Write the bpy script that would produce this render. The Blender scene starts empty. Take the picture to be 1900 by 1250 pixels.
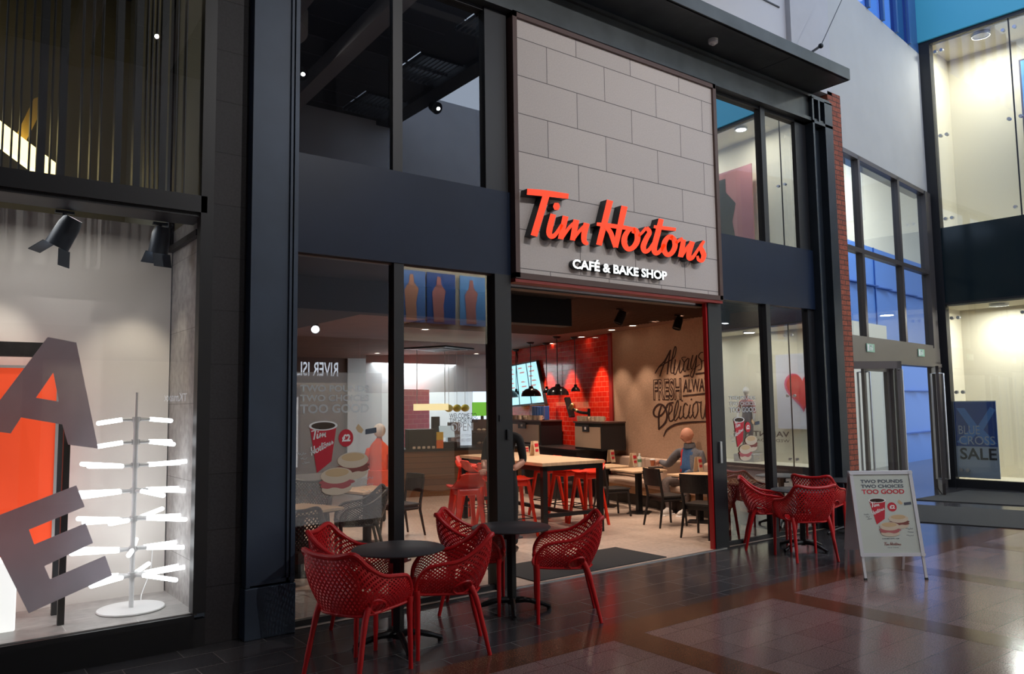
import bpy, bmesh, math, random
from mathutils import Vector, Matrix, noise
random.seed(4)
C = bpy.context.scene.collection
SC = bpy.context.scene
# ------------------------------------------------------------------ camera, sky, exposure
F = 1456.06; H = 1.75
YAW, PIT, ROL = [math.radians(a) for a in (37.275, 4.998, -.776)]
fw = Vector((math.sin(YAW)*math.cos(PIT), math.cos(YAW)*math.cos(PIT), math.sin(PIT)))
rt = Vector((math.cos(YAW), -math.sin(YAW), 0)); up = rt.cross(fw)
r2 = math.cos(ROL)*rt+math.sin(ROL)*up; u2 = -math.sin(ROL)*rt+math.cos(ROL)*up
CAMP = Vector((0, 0, H))
cd = bpy.data.cameras.new('camera'); cam = bpy.data.objects.new('camera', cd); C.objects.link(cam)
cd.sensor_width = 36; cd.lens = F/1900*36; cd.clip_start = .05
cam.matrix_world = Matrix(((r2.x, u2.x, -fw.x, 0), (r2.y, u2.y, -fw.y, 0), (r2.z, u2.z, -fw.z, H), (0, 0, 0, 1)))
SC.camera = cam
SC.view_settings.view_transform = 'Standard'; SC.view_settings.look = 'None'; SC.view_settings.gamma = 1
SC.view_settings.exposure = 0.0
w = bpy.data.worlds.new('sky'); SC.world = w; w.use_nodes = True
wb = w.node_tree.nodes['Background']; wb.inputs[0].default_value = (.68, .80, 1, 1); wb.inputs[1].default_value = 1.7
SC.cycles.max_bounces = 8; SC.cycles.diffuse_bounces = 4; SC.cycles.transparent_max_bounces = 24
SC.cycles.caustics_reflective = False; SC.cycles.caustics_refractive = False; SC.cycles.sample_clamp_indirect = 4
# measuring helpers: where a sight line of the photograph meets a wall, the floor or a shop front of known place
def ray(x, y): return r2*((x-950)/F)+u2*(-(y-625)/F)+fw
def PY(x, y, Y): d = ray(x, y); return CAMP+d*(Y/d.y)
def PX(x, y, X): d = ray(x, y); return CAMP+d*(X/d.x)
def PZ(x, y, z): d = ray(x, y); return CAMP+d*((z-H)/d.z)
def PL(x, y, A, az):
    n = Vector((math.cos(math.radians(az)), -math.sin(math.radians(az)), 0)); d = ray(x, y)
    return CAMP+d*(n.dot(Vector((A[0], A[1], 0))-CAMP)/n.dot(d))
Y0 = 6.234
# ------------------------------------------------------------------ materials
def mat(name, col, rough=.5, metal=0, emit=None, es=0, spec=.5, coat=0):
    m = bpy.data.materials.new(name); m.use_nodes = True; b = m.node_tree.nodes['Principled BSDF']
    b.inputs['Base Color'].default_value = (*col, 1); b.inputs['Roughness'].default_value = rough
    b.inputs['Metallic'].default_value = metal; b.inputs['Specular IOR Level'].default_value = spec
    b.inputs['Coat Weight'].default_value = coat
    if emit: b.inputs['Emission Color'].default_value = (*emit, 1); b.inputs['Emission Strength'].default_value = es
    return m
def noisy(m, scale=8, amt=.25, bump=0, detail=4, stretch=(1, 1, 1)):
    nt = m.node_tree; b = nt.nodes['Principled BSDF']; c = tuple(b.inputs['Base Color'].default_value)
    g = nt.nodes.new('ShaderNodeNewGeometry'); mp = nt.nodes.new('ShaderNodeMapping'); mp.inputs['Scale'].default_value = stretch
    nt.links.new(g.outputs['Position'], mp.inputs[0])
    n = nt.nodes.new('ShaderNodeTexNoise'); n.inputs['Scale'].default_value = scale; n.inputs['Detail'].default_value = detail
    nt.links.new(mp.outputs[0], n.inputs['Vector'])
    r = nt.nodes.new('ShaderNodeMapRange'); r.inputs[1].default_value = .3; r.inputs[2].default_value = .7
    r.inputs[3].default_value = 1-amt; r.inputs[4].default_value = 1+amt
    nt.links.new(n.outputs['Fac'], r.inputs[0])
    x = nt.nodes.new('ShaderNodeVectorMath'); x.operation = 'SCALE'; x.inputs[0].default_value = c[:3]
    nt.links.new(r.outputs[0], x.inputs['Scale']); nt.links.new(x.outputs[0], b.inputs['Base Color'])
    if bump:
        bp = nt.nodes.new('ShaderNodeBump'); bp.inputs['Strength'].default_value = bump; bp.inputs['Distance'].default_value = .01
        nt.links.new(n.outputs['Fac'], bp.inputs['Height']); nt.links.new(bp.outputs[0], b.inputs['Normal'])
    return m
def bricks(name, c1, c2, cm, bw, bh, mortar, plane='xy', rough=.5, rot=0, off=.5, bump=.4, grain=0, gs=300, loc=(0, 0), spec=.5, coat=0, bias=0):
    """tiles, slabs or bricks laid in metres on a plane: xy floor, xz wall, sz wall running along direction rot"""
    m = mat(name, c1, rough, spec=spec, coat=coat); nt = m.node_tree; b = nt.nodes['Principled BSDF']; L = nt.links.new
    g = nt.nodes.new('ShaderNodeNewGeometry'); mp = nt.nodes.new('ShaderNodeMapping'); L(g.outputs['Position'], mp.inputs[0])
    mp.inputs['Rotation'].default_value = (0, 0, rot)
    sp = nt.nodes.new('ShaderNodeSeparateXYZ'); L(mp.outputs[0], sp.inputs[0])
    cb = nt.nodes.new('ShaderNodeCombineXYZ'); L(sp.outputs[0], cb.inputs[0]); L(sp.outputs[1 if plane == 'xy' else 2], cb.inputs[1])
    ad = nt.nodes.new('ShaderNodeVectorMath'); ad.operation = 'ADD'; ad.inputs[1].default_value = (loc[0], loc[1], 0); L(cb.outputs[0], ad.inputs[0])
    t = nt.nodes.new('ShaderNodeTexBrick'); L(ad.outputs[0], t.inputs['Vector'])
    t.inputs['Color1'].default_value = (*c1, 1); t.inputs['Color2'].default_value = (*c2, 1); t.inputs['Mortar'].default_value = (*cm, 1)
    t.inputs['Scale'].default_value = 1; t.inputs['Mortar Size'].default_value = mortar; t.inputs['Mortar Smooth'].default_value = .2
    t.inputs['Bias'].default_value = bias
    t.inputs['Brick Width'].default_value = bw; t.inputs['Row Height'].default_value = bh; t.offset = off
    out = t.outputs['Color']
    if grain:
        n = nt.nodes.new('ShaderNodeTexNoise'); n.inputs['Scale'].default_value = gs; n.inputs['Detail'].default_value = 2; L(g.outputs['Position'], n.inputs['Vector'])
        r = nt.nodes.new('ShaderNodeMapRange'); r.inputs[1].default_value = .35; r.inputs[2].default_value = .65; r.inputs[3].default_value = 1-grain; r.inputs[4].default_value = 1+grain
        L(n.outputs['Fac'], r.inputs[0]); x = nt.nodes.new('ShaderNodeVectorMath'); x.operation = 'SCALE'; L(out, x.inputs[0]); L(r.outputs[0], x.inputs['Scale']); out = x.outputs[0]
    L(out, b.inputs['Base Color'])
    if bump:
        bp = nt.nodes.new('ShaderNodeBump'); bp.inputs['Strength'].default_value = bump; bp.inputs['Distance'].default_value = .004; bp.invert = True
        L(t.outputs['Fac'], bp.inputs['Height']); L(bp.outputs[0], b.inputs['Normal'])
    return m
def glassmat(name, f0, tint=(1, 1, 1), rough=0.0):
    """thin pane: clear transmission plus a mirror share that grows at grazing angles, the same from both sides"""
    m = bpy.data.materials.new(name); m.use_nodes = True; nt = m.node_tree; nt.nodes.clear(); L = nt.links.new
    o = nt.nodes.new('ShaderNodeOutputMaterial'); mx = nt.nodes.new('ShaderNodeMixShader'); t = nt.nodes.new('ShaderNodeBsdfTransparent')
    g = nt.nodes.new('ShaderNodeBsdfGlossy'); w = nt.nodes.new('ShaderNodeLayerWeight'); w.inputs[0].default_value = .5
    p = nt.nodes.new('ShaderNodeMath'); p.operation = 'POWER'; p.inputs[1].default_value = 5; a = nt.nodes.new('ShaderNodeMath'); a.operation = 'MULTIPLY_ADD'; a.inputs[1].default_value = 1-f0; a.inputs[2].default_value = f0; a.use_clamp = True
    L(w.outputs['Facing'], p.inputs[0]); L(p.outputs[0], a.inputs[0])
    t.inputs[0].default_value = (*tint, 1); g.inputs['Roughness'].default_value = rough
    L(a.outputs[0], mx.inputs[0]); L(t.outputs[0], mx.inputs[1]); L(g.outputs[0], mx.inputs[2]); L(mx.outputs[0], o.inputs[0]); return m
def film(name, col, alpha):
    m = mat(name, col, .6); m.node_tree.nodes['Principled BSDF'].inputs['Alpha'].default_value = alpha; return m
M = dict(
 glass=glassmat('clear_glass', .13, (.93, .95, .95)), glass_hi=glassmat('coated_glass', .60, (.30, .31, .33)),
 glass_disp=glassmat('display_glass', .05, (.97, .98, .98)), glass_up=glassmat('dark_upper_glass', .28, (.5, .52, .56)),
 steel_dark=noisy(mat('dark_painted_steel', (.020, .028, .040), .42, .3), 3, .15), frame=mat('black_frame', (.012, .013, .017), .45),
 spandrel=noisy(mat('blue_black_panel', (.009, .018, .044), .4, spec=.3), 1.5, .12), stone=bricks('dark_stone_cladding', (.036, .033, .038), (.030, .029, .034), (.014, .014, .016), 1.2, .42, .004, 'xz', .6, grain=.15, gs=60),
 column=noisy(mat('grey_steel_column', (.040, .060, .096), .5, .2), 2, .18), brown=mat('brown_frame', (.085, .045, .038), .5),
 lilac=noisy(mat('pale_render', (.50, .50, .53), .8), 3, .04), white=noisy(mat('white_wall_paint', (.50, .49, .48), .8), 2, .03), cladw=mat('white_cladding', (.58, .58, .62), .6),
 canopy=noisy(mat('grey_canopy_metal', (.05, .058, .062), .45, .2), 2.5, .3), red=mat('red_plastic', (.50, .008, .012), .38, spec=.4), stoolred=mat('bright_red_plastic', (.75, .03, .008), .35),
 black=mat('black_plastic', (.012, .012, .014), .4), blackmetal=mat('black_metal', (.014, .014, .016), .38, .4), tabletop=mat('charcoal_tabletop', (.030, .028, .032), .45),
 blackwood=noisy(mat('black_stained_wood', (.016, .014, .014), .45), 30, .3), oak=noisy(mat('pale_oak_laminate', (.62, .43, .27), .45), 4, .12, stretch=(8, 1, 1)), oakband=noisy(mat('warm_wood_panel', (.42, .24, .12), .5), 4, .2, stretch=(1, 1, 12)),
 cream=mat('cream_wall', (.80, .73, .57), .8), beige=noisy(mat('textured_beige_wall', (.46, .30, .21), .85), 40, .12, .3), mural=mat('brown_lettering_paint', (.040, .014, .011), .7),
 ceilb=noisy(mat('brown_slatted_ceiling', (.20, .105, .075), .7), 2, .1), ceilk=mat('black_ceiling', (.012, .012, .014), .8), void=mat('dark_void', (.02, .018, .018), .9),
 floor_in=bricks('warm_stone_tiles', (.60, .48, .40), (.52, .41, .34), (.36, .28, .23), .6, .3, .003, 'xy', .35, off=.5, grain=.1, gs=20),
 matt=noisy(mat('charcoal_mat', (.028, .028, .030), .95), 200, .4), redtile=bricks('glazed_red_tiles', (.88, .030, .010), (.72, .020, .008), (.95, .22, .12), .2, .1, .004, 'xz', .12, rot=math.radians(0), off=.5, bump=.9, coat=.4),
 brick=bricks('red_brick', (.34, .085, .045), (.24, .06, .035), (.05, .03, .025), .215, .075, .007, 'xz', .8, bump=.6, grain=.25, gs=40, loc=(0, 0)),
 panel=bricks('stone_sign_tiles', (.55, .50, .48), (.50, .455, .44), (.10, .09, .09), .84, .40, .0045, 'xz', .7, grain=.06, gs=80, loc=(-4.75, -2.72), bump=.2),
 led=mat('red_sign_face', (.85, .05, .01), .5, emit=(1.0, .040, .004), es=.88), ledside=mat('sign_letter_return', (.022, .027, .033), .4), ledw=mat('white_sign_face', (.9, .9, .9), .5, emit=(.9, 1, .98), es=1.7),
 steel=mat('brushed_steel', (.55, .56, .58), .3, .9), alu=mat('silver_frame', (.62, .64, .70), .4, .3), chrome=mat('chrome', (.8, .8, .8), .12, 1),
 doorf=mat('bronze_door_frame', (.13, .115, .115), .4, .5), dglass=glassmat('door_glass', .08, (.9, .94, .97)),
 poster=mat('poster_paper', (.56, .62, .58), .5), pgrey=mat('poster_slate_ink', (.065, .085, .12), .6), pred=mat('poster_red_ink', (.55, .012, .035), .5), pink=mat('ham_pink', (.46, .12, .13), .6), bacon=mat('bacon_brown', (.22, .06, .05), .6),
 bun=mat('muffin_cream', (.66, .56, .44), .7), bunt=mat('toasted_muffin_top', (.62, .45, .26), .7), wht=mat('white_ink', (.85, .85, .85), .6), coffee=mat('coffee', (.03, .012, .008), .2), skin=mat('skin', (.62, .30, .21), .5),
 cloth_grey=noisy(mat('grey_fleece', (.13, .135, .16), .9), 60, .2), cloth_blue=noisy(mat('blue_shirt', (.035, .10, .24), .85), 30, .15), jeans=noisy(mat('grey_brown_trousers', (.11, .085, .08), .85), 40, .2), coat=noisy(mat('orange_red_coat', (.85, .085, .02), .85), 20, .08), bl_cloth=mat('black_cloth', (.012, .012, .014), .9),
 hair=mat('white_hair', (.95, .93, .90), .8), trainers=mat('pale_trainers', (.55, .52, .50), .6), redline=mat('red_lining', (.5, .02, .02), .8), lips=mat('lips', (.40, .12, .10), .6), eye=mat('eye_dark', (.03, .02, .02), .3),
 lamp=mat('lamp_glow', (1, 1, 1), .5, emit=(1, .82, .62), es=14), lampw=mat('white_lamp_glow', (1, 1, 1), .5, emit=(.93, .97, 1), es=9), tube=mat('led_tube', (1, 1, 1), .5, emit=(.93, .97, 1), es=4.2), yel=mat('yellow_light', (1, .8, .3), .5, emit=(1, .78, .32), es=3.2),
 redpanel=mat('lit_orange_panel', (.85, .09, .03), .5, emit=(1, .085, .02), es=.55), letters=noisy(mat('mauve_grey_board', (.56, .54, .58), .7), 5, .15), navy=mat('navy_vinyl', (.02, .09, .36), .5), navy2=mat('blue_vinyl', (.12, .34, .75), .5), gry=mat('grey_vinyl', (.62, .66, .70), .6), inkb=mat('black_vinyl', (.015, .014, .02), .5),
 teal=mat('teal_blue_panel', (.05, .28, .42), .5, emit=(.05, .34, .5), es=.25), bluemet=mat('blue_steel', (.05, .13, .32), .4), bluepanel=mat('blue_cladding', (.10, .24, .62), .5), screen=mat('menu_screen', (.3, .6, .7), .4, emit=(.42, .82, .95), es=1.1), scr2=mat('menu_screen_ink', (.6, .3, .3), .5, emit=(.75, .35, .3), es=.6),
 heart=mat('glossy_red_sticker', (.78, .02, .03), .4), pinkln=mat('pink_sticker_edge', (.85, .12, .25), .5), green=mat('green_screen', (.1, .4, .03), .5, emit=(.18, .55, .05), es=.7), yellow=mat('yellow_card', (.85, .62, .06), .5), orange=mat('orange_card', (.85, .18, .02), .5),
 shell=mat('cream_crockery', (.75, .66, .52), .3), bench=noisy(mat('taupe_upholstery', (.50, .37, .29), .85), 80, .12), darkbase=mat('dark_plinth', (.018, .012, .010), .6), sandal=mat('mannequin_white', (.75, .72, .68), .4), dress=mat('dusty_pink_cloth', (.48, .2, .2), .9),
 plate=mat('white_plastic', (.7, .7, .7), .4), concrete=bricks('concrete_panel', (.33, .31, .30), (.30, .285, .275), (.18, .17, .16), .8, .6, .003, 'xz', .7, grain=.15, gs=15, rot=math.radians(90)), bottle=glassmat('bottle_plastic', .1, (.8, .95, .9)), card=mat('menu_card', (.72, .58, .42), .6))
def translucent(m, f):
    nt = m.node_tree; b = nt.nodes['Principled BSDF']; o = nt.nodes['Material Output']; t = nt.nodes.new('ShaderNodeBsdfTranslucent'); t.inputs[0].default_value = tuple(b.inputs['Base Color'].default_value)
    x = nt.nodes.new('ShaderNodeMixShader'); x.inputs[0].default_value = f; nt.links.new(b.outputs[0], x.inputs[1]); nt.links.new(t.outputs[0], x.inputs[2]); nt.links.new(x.outputs[0], o.inputs[0])
translucent(M['letters'], .6)
# floor of the mall
M['floor_dark'] = bricks('dark_slate_tiles', (.066, .062, .066), (.045, .043, .048), (.17, .155, .15), .60, .30, .0035, 'xy', .17, grain=.25, gs=60, off=.33, bump=.15)
M['floor_red'] = bricks('brown_red_granite', (.25, .16, .15), (.19, .12, .115), (.08, .05, .05), .45, .30, .003, 'xy', .15, grain=.45, gs=110, off=.3, bump=.15)
M['floor_band'] = bricks('dark_brown_granite', (.14, .06, .035), (.11, .048, .03), (.05, .03, .02), .6, .3, .0025, 'xy', .15, grain=.45, gs=110, off=.3, bump=.15)
# ------------------------------------------------------------------ mesh helpers
class MB:
    def __init__(s): s.bm = bmesh.new(); s.mi = 0
    def _m(s, n0):
        for f in list(s.bm.faces)[n0:]: f.material_index = s.mi
    def box(s, c, d, R=None, bev=0):
        n0 = len(s.bm.faces); T = Matrix.Translation(c) @ (R.to_4x4() if R else Matrix()) @ Matrix.Diagonal((*d, 1))
        r = bmesh.ops.create_cube(s.bm, size=1, matrix=T)
        if bev:
            es = list({e for v in r['verts'] for e in v.link_edges}); bmesh.ops.bevel(s.bm, geom=es, offset=bev, segments=2, affect='EDGES', profile=.5)
        s._m(n0); return s
    def b2(s, a, b, bev=0): return s.box(((a[0]+b[0])/2, (a[1]+b[1])/2, (a[2]+b[2])/2), (abs(b[0]-a[0]), abs(b[1]-a[1]), abs(b[2]-a[2])), bev=bev)
    def cyl(s, a, b, r1, r2=None, n=16):
        a = Vector(a); b = Vector(b); d = b-a; n0 = len(s.bm.faces); r2 = r1 if r2 is None else r2
        T = Matrix.Translation((a+b)/2) @ d.to_track_quat('Z', 'Y').to_matrix().to_4x4()
        bmesh.ops.create_cone(s.bm, cap_ends=True, segments=n, radius1=r1, radius2=r2, depth=d.length, matrix=T); s._m(n0); return s
    def sph(s, c, r, sc=(1, 1, 1), n=16, R=None):
        n0 = len(s.bm.faces); bmesh.ops.create_uvsphere(s.bm, u_segments=n, v_segments=max(8, n*2//3), radius=r, matrix=Matrix.Translation(c) @ (R.to_4x4() if R else Matrix()) @ Matrix.Diagonal((*sc, 1))); s._m(n0); return s
    def lathe(s, pr, c=(0, 0, 0), n=24, R=None):
        n0 = len(s.bm.faces); T = Matrix.Translation(c) @ (R.to_4x4() if R else Matrix()); rings = []
        for r, z in pr: rings.append([s.bm.verts.new(T @ Vector((r*math.cos(2*math.pi*i/n), r*math.sin(2*math.pi*i/n), z))) for i in range(n)])
        for a, b in zip(rings, rings[1:]):
            for i in range(n): s.bm.faces.new((a[i], a[(i+1) % n], b[(i+1) % n], b[i]))
        for rg, k in ((rings[0], 0), (rings[-1], 1)):
            if pr[0 if k == 0 else -1][0] > 1e-4: s.bm.faces.new(rg if k else rg[::-1])
        s._m(n0); return s
    def tube(s, pts, r, n=8, closed=False, flat=None):
        pts = [Vector(p) for p in pts]; N = len(pts); n0 = len(s.bm.faces); rings = []; prev = None
        for i, p in enumerate(pts):
            if closed: t = pts[(i+1) % N]-pts[i-1]
            else: t = pts[min(i+1, N-1)]-pts[max(i-1, 0)]
            t.normalize()
            if prev is None: u = t.orthogonal().normalized()
            else: u = (prev-t*prev.dot(t)).normalized()
            prev = u; v = t.cross(u); rr = r[i] if isinstance(r, (list, tuple)) else r
            rings.append([s.bm.verts.new(p+(u*math.cos(2*math.pi*k/n)+v*math.sin(2*math.pi*k/n))*rr) for k in range(n)])
        for i in range(N if closed else N-1):
            a = rings[i]; b = rings[(i+1) % N]
            for k in range(n): s.bm.faces.new((a[k], a[(k+1) % n], b[(k+1) % n], b[k]))
        if not closed: s.bm.faces.new(rings[0][::-1]); s.bm.faces.new(rings[-1])
        s._m(n0); return s
    def prism(s, pts, T, h):
        """outline pts (u,v) in the local xy plane of T, thickness h towards local +z"""
        n0 = len(s.bm.faces); a = [s.bm.verts.new(T @ Vector((u, v, 0))) for u, v in pts]; b = [s.bm.verts.new(T @ Vector((u, v, h))) for u, v in pts]
        try: s.bm.faces.new(a[::-1]); s.bm.faces.new(b)
        except ValueError: pass
        N = len(pts)
        for i in range(N): s.bm.faces.new((a[i], a[(i+1) % N], b[(i+1) % N], b[i]))
        s._m(n0); return s
    def poly(s, ps):
        n0 = len(s.bm.faces); s.bm.faces.new([s.bm.verts.new(p) for p in ps]); s._m(n0); return s
    def build(s, name, m, parent=None, smooth=False, tri=False):
        if len(s.bm.faces) > 1: bmesh.ops.recalc_face_normals(s.bm, faces=s.bm.faces)
        me = bpy.data.meshes.new(name); s.bm.to_mesh(me); s.bm.free()
        for x in (m if isinstance(m, (list, tuple)) else [m]): me.materials.append(M[x] if isinstance(x, str) else x)
        if smooth:
            me.polygons.foreach_set('use_smooth', [True]*len(me.polygons)); me.update()
            try: me.set_sharp_from_angle(angle=math.radians(40))
            except Exception: pass
        o = bpy.data.objects.new(name, me); C.objects.link(o)
        if parent: o.parent = parent
        return o
def tag(o, label, cat, group=None, kind=None):
    o['label'] = label; o['category'] = cat
    if group: o['group'] = group
    if kind: o['kind'] = kind
    return o
def struct(o, label=None):
    o['kind'] = 'structure'
    if label: o['label'] = label
    return o
def thing(name, label, cat, loc=(0, 0, 0), rz=0, group=None):
    o = bpy.data.objects.new(name, None); C.objects.link(o); o.location = loc; o.rotation_euler = (0, 0, rz); o.empty_display_size = .1
    return tag(o, label, cat, group)
def dup(root, loc, rz, label, group=None):
    r = root.copy(); C.objects.link(r); r.location = loc; r.rotation_euler = (0, 0, rz); r['label'] = label
    if group: r['group'] = group
    for ch in list(root.children):
        c = ch.copy(); C.objects.link(c); c.parent = r
        for g in list(ch.children):
            d = g.copy(); C.objects.link(d); d.parent = c
    return r
def wallbox(name, a, b, z0, z1, th, m, side=1, **k):
    """upright slab from plan point a to b, thickness th behind it (side=1: left of a->b)"""
    a = Vector((a[0], a[1])); b = Vector((b[0], b[1])); d = (b-a).normalized(); n = Vector((-d.y, d.x))*th*side
    mb = MB(); q = [a, b, b+n, a+n]
    v = [mb.bm.verts.new((p.x, p.y, z)) for z in (z0, z1) for p in q]
    for f in ((0, 1, 2, 3), (4, 5, 6, 7), (0, 1, 5, 4), (1, 2, 6, 5), (2, 3, 7, 6), (3, 0, 4, 7)): mb.bm.faces.new([v[i] for i in f])
    return mb.build(name, m, **k)
def cat_rom(P, n=6):
    P = [Vector(p) for p in P]; o = []
    for i in range(len(P)-1):
        p0 = P[i-1] if i else P[0]*2-P[1]; p1 = P[i]; p2 = P[i+1]; p3 = P[i+2] if i+2 < len(P) else P[-1]*2-P[-2]
        for k in range(n):
            t = k/n; o.append(.5*((2*p1)+(p2-p0)*t+(2*p0-5*p1+4*p2-p3)*t*t+(3*p1-p0-3*p2+p3)*t**3))
    o.append(P[-1]); return o
def textmesh(body, width=None, height=None, ext=0.0, bold=0.0, shear=0.0, res=3, space=1.0):
    cu = bpy.data.curves.new('t', 'FONT'); cu.body = body; cu.size = 1; cu.extrude = 0; cu.offset = bold; cu.shear = shear; cu.resolution_u = res; cu.space_character = space
    cu.fill_mode = 'FRONT' if ext == 0 else 'BOTH'; cu.extrude = ext and .05
    cu.align_x = 'LEFT'; o = bpy.data.objects.new('t', cu); C.objects.link(o)
    dg = bpy.context.evaluated_depsgraph_get(); dg.update(); me = bpy.data.meshes.new_from_object(o.evaluated_get(dg))
    bpy.data.objects.remove(o); bpy.data.curves.remove(cu)
    xs = [v.co.x for v in me.vertices]; ys = [v.co.y for v in me.vertices]; x0, x1, y0, y1 = min(xs), max(xs), min(ys), max(ys)
    sx = (width/(x1-x0)) if width else None; sy = (height/(y1-y0)) if height else None
    sx = sx or sy; sy = sy or sx
    for v in me.vertices:
        v.co.x = (v.co.x-x0)*sx; v.co.y = (v.co.y-y0)*sy; v.co.z = (v.co.z*ext/.05 if ext else 0)
    return me
def text(name, body, m, T, width=None, height=None, parent=None, **k):
    me = textmesh(body, width, height, **k); me.transform(T); me.name = name
    for x in (m if isinstance(m, (list, tuple)) else [m]): me.materials.append(M[x])
    if len(me.materials) > 1:
        n = (T.to_3x3() @ Vector((0, 0, 1))).normalized()
        for p in me.polygons: p.material_index = 0 if p.normal.dot(n) > .5 else 1
    o = bpy.data.objects.new(name, me); C.objects.link(o)
    if parent: o.parent = parent
    return o
def frameXZ(o, xdir=(1, 0, 0)):
    """local x along xdir, local y up, local z = towards the viewer side (x cross up)"""
    x = Vector(xdir).normalized(); z = x.cross(Vector((0, 0, 1)))
    return Matrix(((x.x, 0, z.x, o[0]), (x.y, 0, z.y, o[1]), (x.z, 1, z.z, o[2]), (0, 0, 0, 1)))
def spot(name, loc, target, power, col=(1, .8, .6), size=60, blend=.6, rad=.04, parent=None):
    l = bpy.data.lights.new(name, 'SPOT'); l.energy = power; l.color = col; l.spot_size = math.radians(size); l.spot_blend = blend; l.shadow_soft_size = rad
    o = bpy.data.objects.new(name, l); C.objects.link(o); o.location = loc; o.rotation_euler = (Vector(target)-Vector(loc)).to_track_quat('-Z', 'Y').to_euler()
    if parent: o.parent = parent; o.location = Vector(loc)-parent.location
    return o
def area(name, loc, target, sx, sy, power, col=(1, 1, 1)):
    l = bpy.data.lights.new(name, 'AREA'); l.shape = 'RECTANGLE'; l.size = sx; l.size_y = sy; l.energy = power; l.color = col
    o = bpy.data.objects.new(name, l); C.objects.link(o); o.location = loc; o.rotation_euler = (Vector(target)-Vector(loc)).to_track_quat('-Z', 'Y').to_euler(); return o
# ------------------------------------------------------------------ drawn lettering (brush strokes)
def ribbon(pts, n=5):
    """pts (u,v,w) -> left and right outlines of a brush stroke, in the units given"""
    P = cat_rom([Vector(p) for p in pts], n) if len(pts) > 2 else [Vector(pts[0]).lerp(Vector(pts[1]), k/4) for k in range(5)]
    Lf, Rt = [], []
    for i, p in enumerate(P):
        t = P[min(i+1, len(P)-1)]-P[max(i-1, 0)]; t = Vector((t.x, t.y)); t = t.normalized() if t.length > 1e-9 else Vector((1, 0))
        nx = Vector((-t.y, t.x))*p.z/2; Lf.append((p.x+nx.x, p.y+nx.y)); Rt.append((p.x-nx.x, p.y-nx.y))
    return Lf, Rt
def stroke_solid(mb, Lf, Rt, T, h, fm=0, sm=0):
    bm = mb.bm; vf = [[bm.verts.new(T @ Vector((p[0], p[1], z))) for p in S] for z in (h, 0) for S in (Lf, Rt)]
    lf, rf, lb, rb = vf
    def add(vs, mi):
        try: f = bm.faces.new(vs); f.material_index = mi
        except ValueError: pass
    for i in range(len(lf)-1):
        add((lf[i], lf[i+1], rf[i+1], rf[i]), fm)
        if h: add((lb[i+1], lb[i], rb[i], rb[i+1]), sm); add((lf[i+1], lf[i], lb[i], lb[i+1]), sm); add((rf[i], rf[i+1], rb[i+1], rb[i]), sm)
    if h: add((lf[0], rf[0], rb[0], lb[0]), sm); add((rf[-1], lf[-1], lb[-1], rb[-1]), sm)
A_ = (960, 330, .12); B_ = (1100, 350, .144)
SCRIPT = [('letter_t', A_, [[(150, 212, 95), (450, 240, 95), (790, 284, 78)], [(447, 262, 108), (255, 895, 104)]]),
 ('letter_i', A_, [[(555, 560, 88), (500, 780, 95), (495, 870, 85), (540, 905, 75), (600, 860, 60), (690, 720, 50)], [(604, 385, 60), (604, 440, 104), (604, 495, 60)]]),
 ('letter_m', A_, [[(745, 590, 92), (668, 945, 84)], [(690, 930, 45), (800, 770, 52), (905, 670, 52)], [(912, 648, 95), (850, 965, 80)], [(870, 940, 45), (960, 820, 50), (1070, 710, 55)], [(1070, 700, 96), (1030, 870, 88), (1030, 970, 80), (1060, 1008, 62), (1095, 1005, 45)]]),
 ('letter_h', B_, [[(222, 150, 82), (78, 725, 74)], [(408, 225, 82), (290, 755, 66)], [(50, 455, 42), (180, 470, 55), (400, 500, 52), (520, 520, 42)], [(165, 490, 50), (225, 560, 62), (265, 680, 56), (285, 755, 45)]]),
 ('letter_o', B_, [[(545, 515, 40), (470, 530, 55), (415, 610, 70), (405, 700, 74), (450, 775, 62), (520, 755, 66), (572, 670, 74), (570, 570, 70), (540, 530, 60), (520, 575, 45)]]),
 ('letter_r', B_, [[(590, 610, 30), (640, 560, 36), (690, 500, 36)], [(690, 500, 50), (730, 560, 60), (690, 640, 66), (650, 740, 72), (668, 805, 60), (720, 790, 48), (790, 690, 40)]]),
 ('letter_t', B_, [[(882, 390, 66), (835, 580, 74), (790, 760, 74), (810, 830, 60), (865, 805, 48), (925, 715, 42)], [(785, 488, 38), (900, 505, 48), (1070, 525, 40)]]),
 ('letter_o', B_, [[(1035, 612, 36), (975, 620, 55), (925, 690, 68), (915, 780, 70), (955, 848, 60), (1015, 828, 62), (1058, 745, 68), (1050, 660, 66), (1020, 625, 50), (1010, 660, 40)]]),
 ('letter_n', B_, [[(1070, 700, 34), (1120, 660, 40), (1160, 645, 45)], [(1170, 655, 62), (1128, 880, 68)], [(1145, 870, 36), (1200, 780, 42), (1275, 690, 45)], [(1280, 680, 70), (1238, 830, 68), (1240, 895, 60), (1285, 885, 48), (1350, 790, 36), (1425, 680, 32)]]),
 ('letter_s', B_, [[(1435, 672, 30), (1390, 745, 52), (1410, 800, 66), (1430, 860, 66), (1405, 925, 52), (1360, 912, 40), (1350, 865, 30)]])]
LY = Y0-.215                                       # plane of the sign lettering's lit faces
LOGO = []                                          # the same brush strokes as flat outlines, origin at their left foot
for nm, (ox, oy, s), st in SCRIPT:
    for p in st:
        Lf, Rt = ribbon(p); g = [[(lambda q: (q.x, q.z))(PY(ox+s*u, oy+s*v, LY)) for u, v in S] for S in (Lf, Rt)]
        LOGO.append((nm, g[0], g[1], len([1 for x in LOGO if x[0] == nm])))
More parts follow.
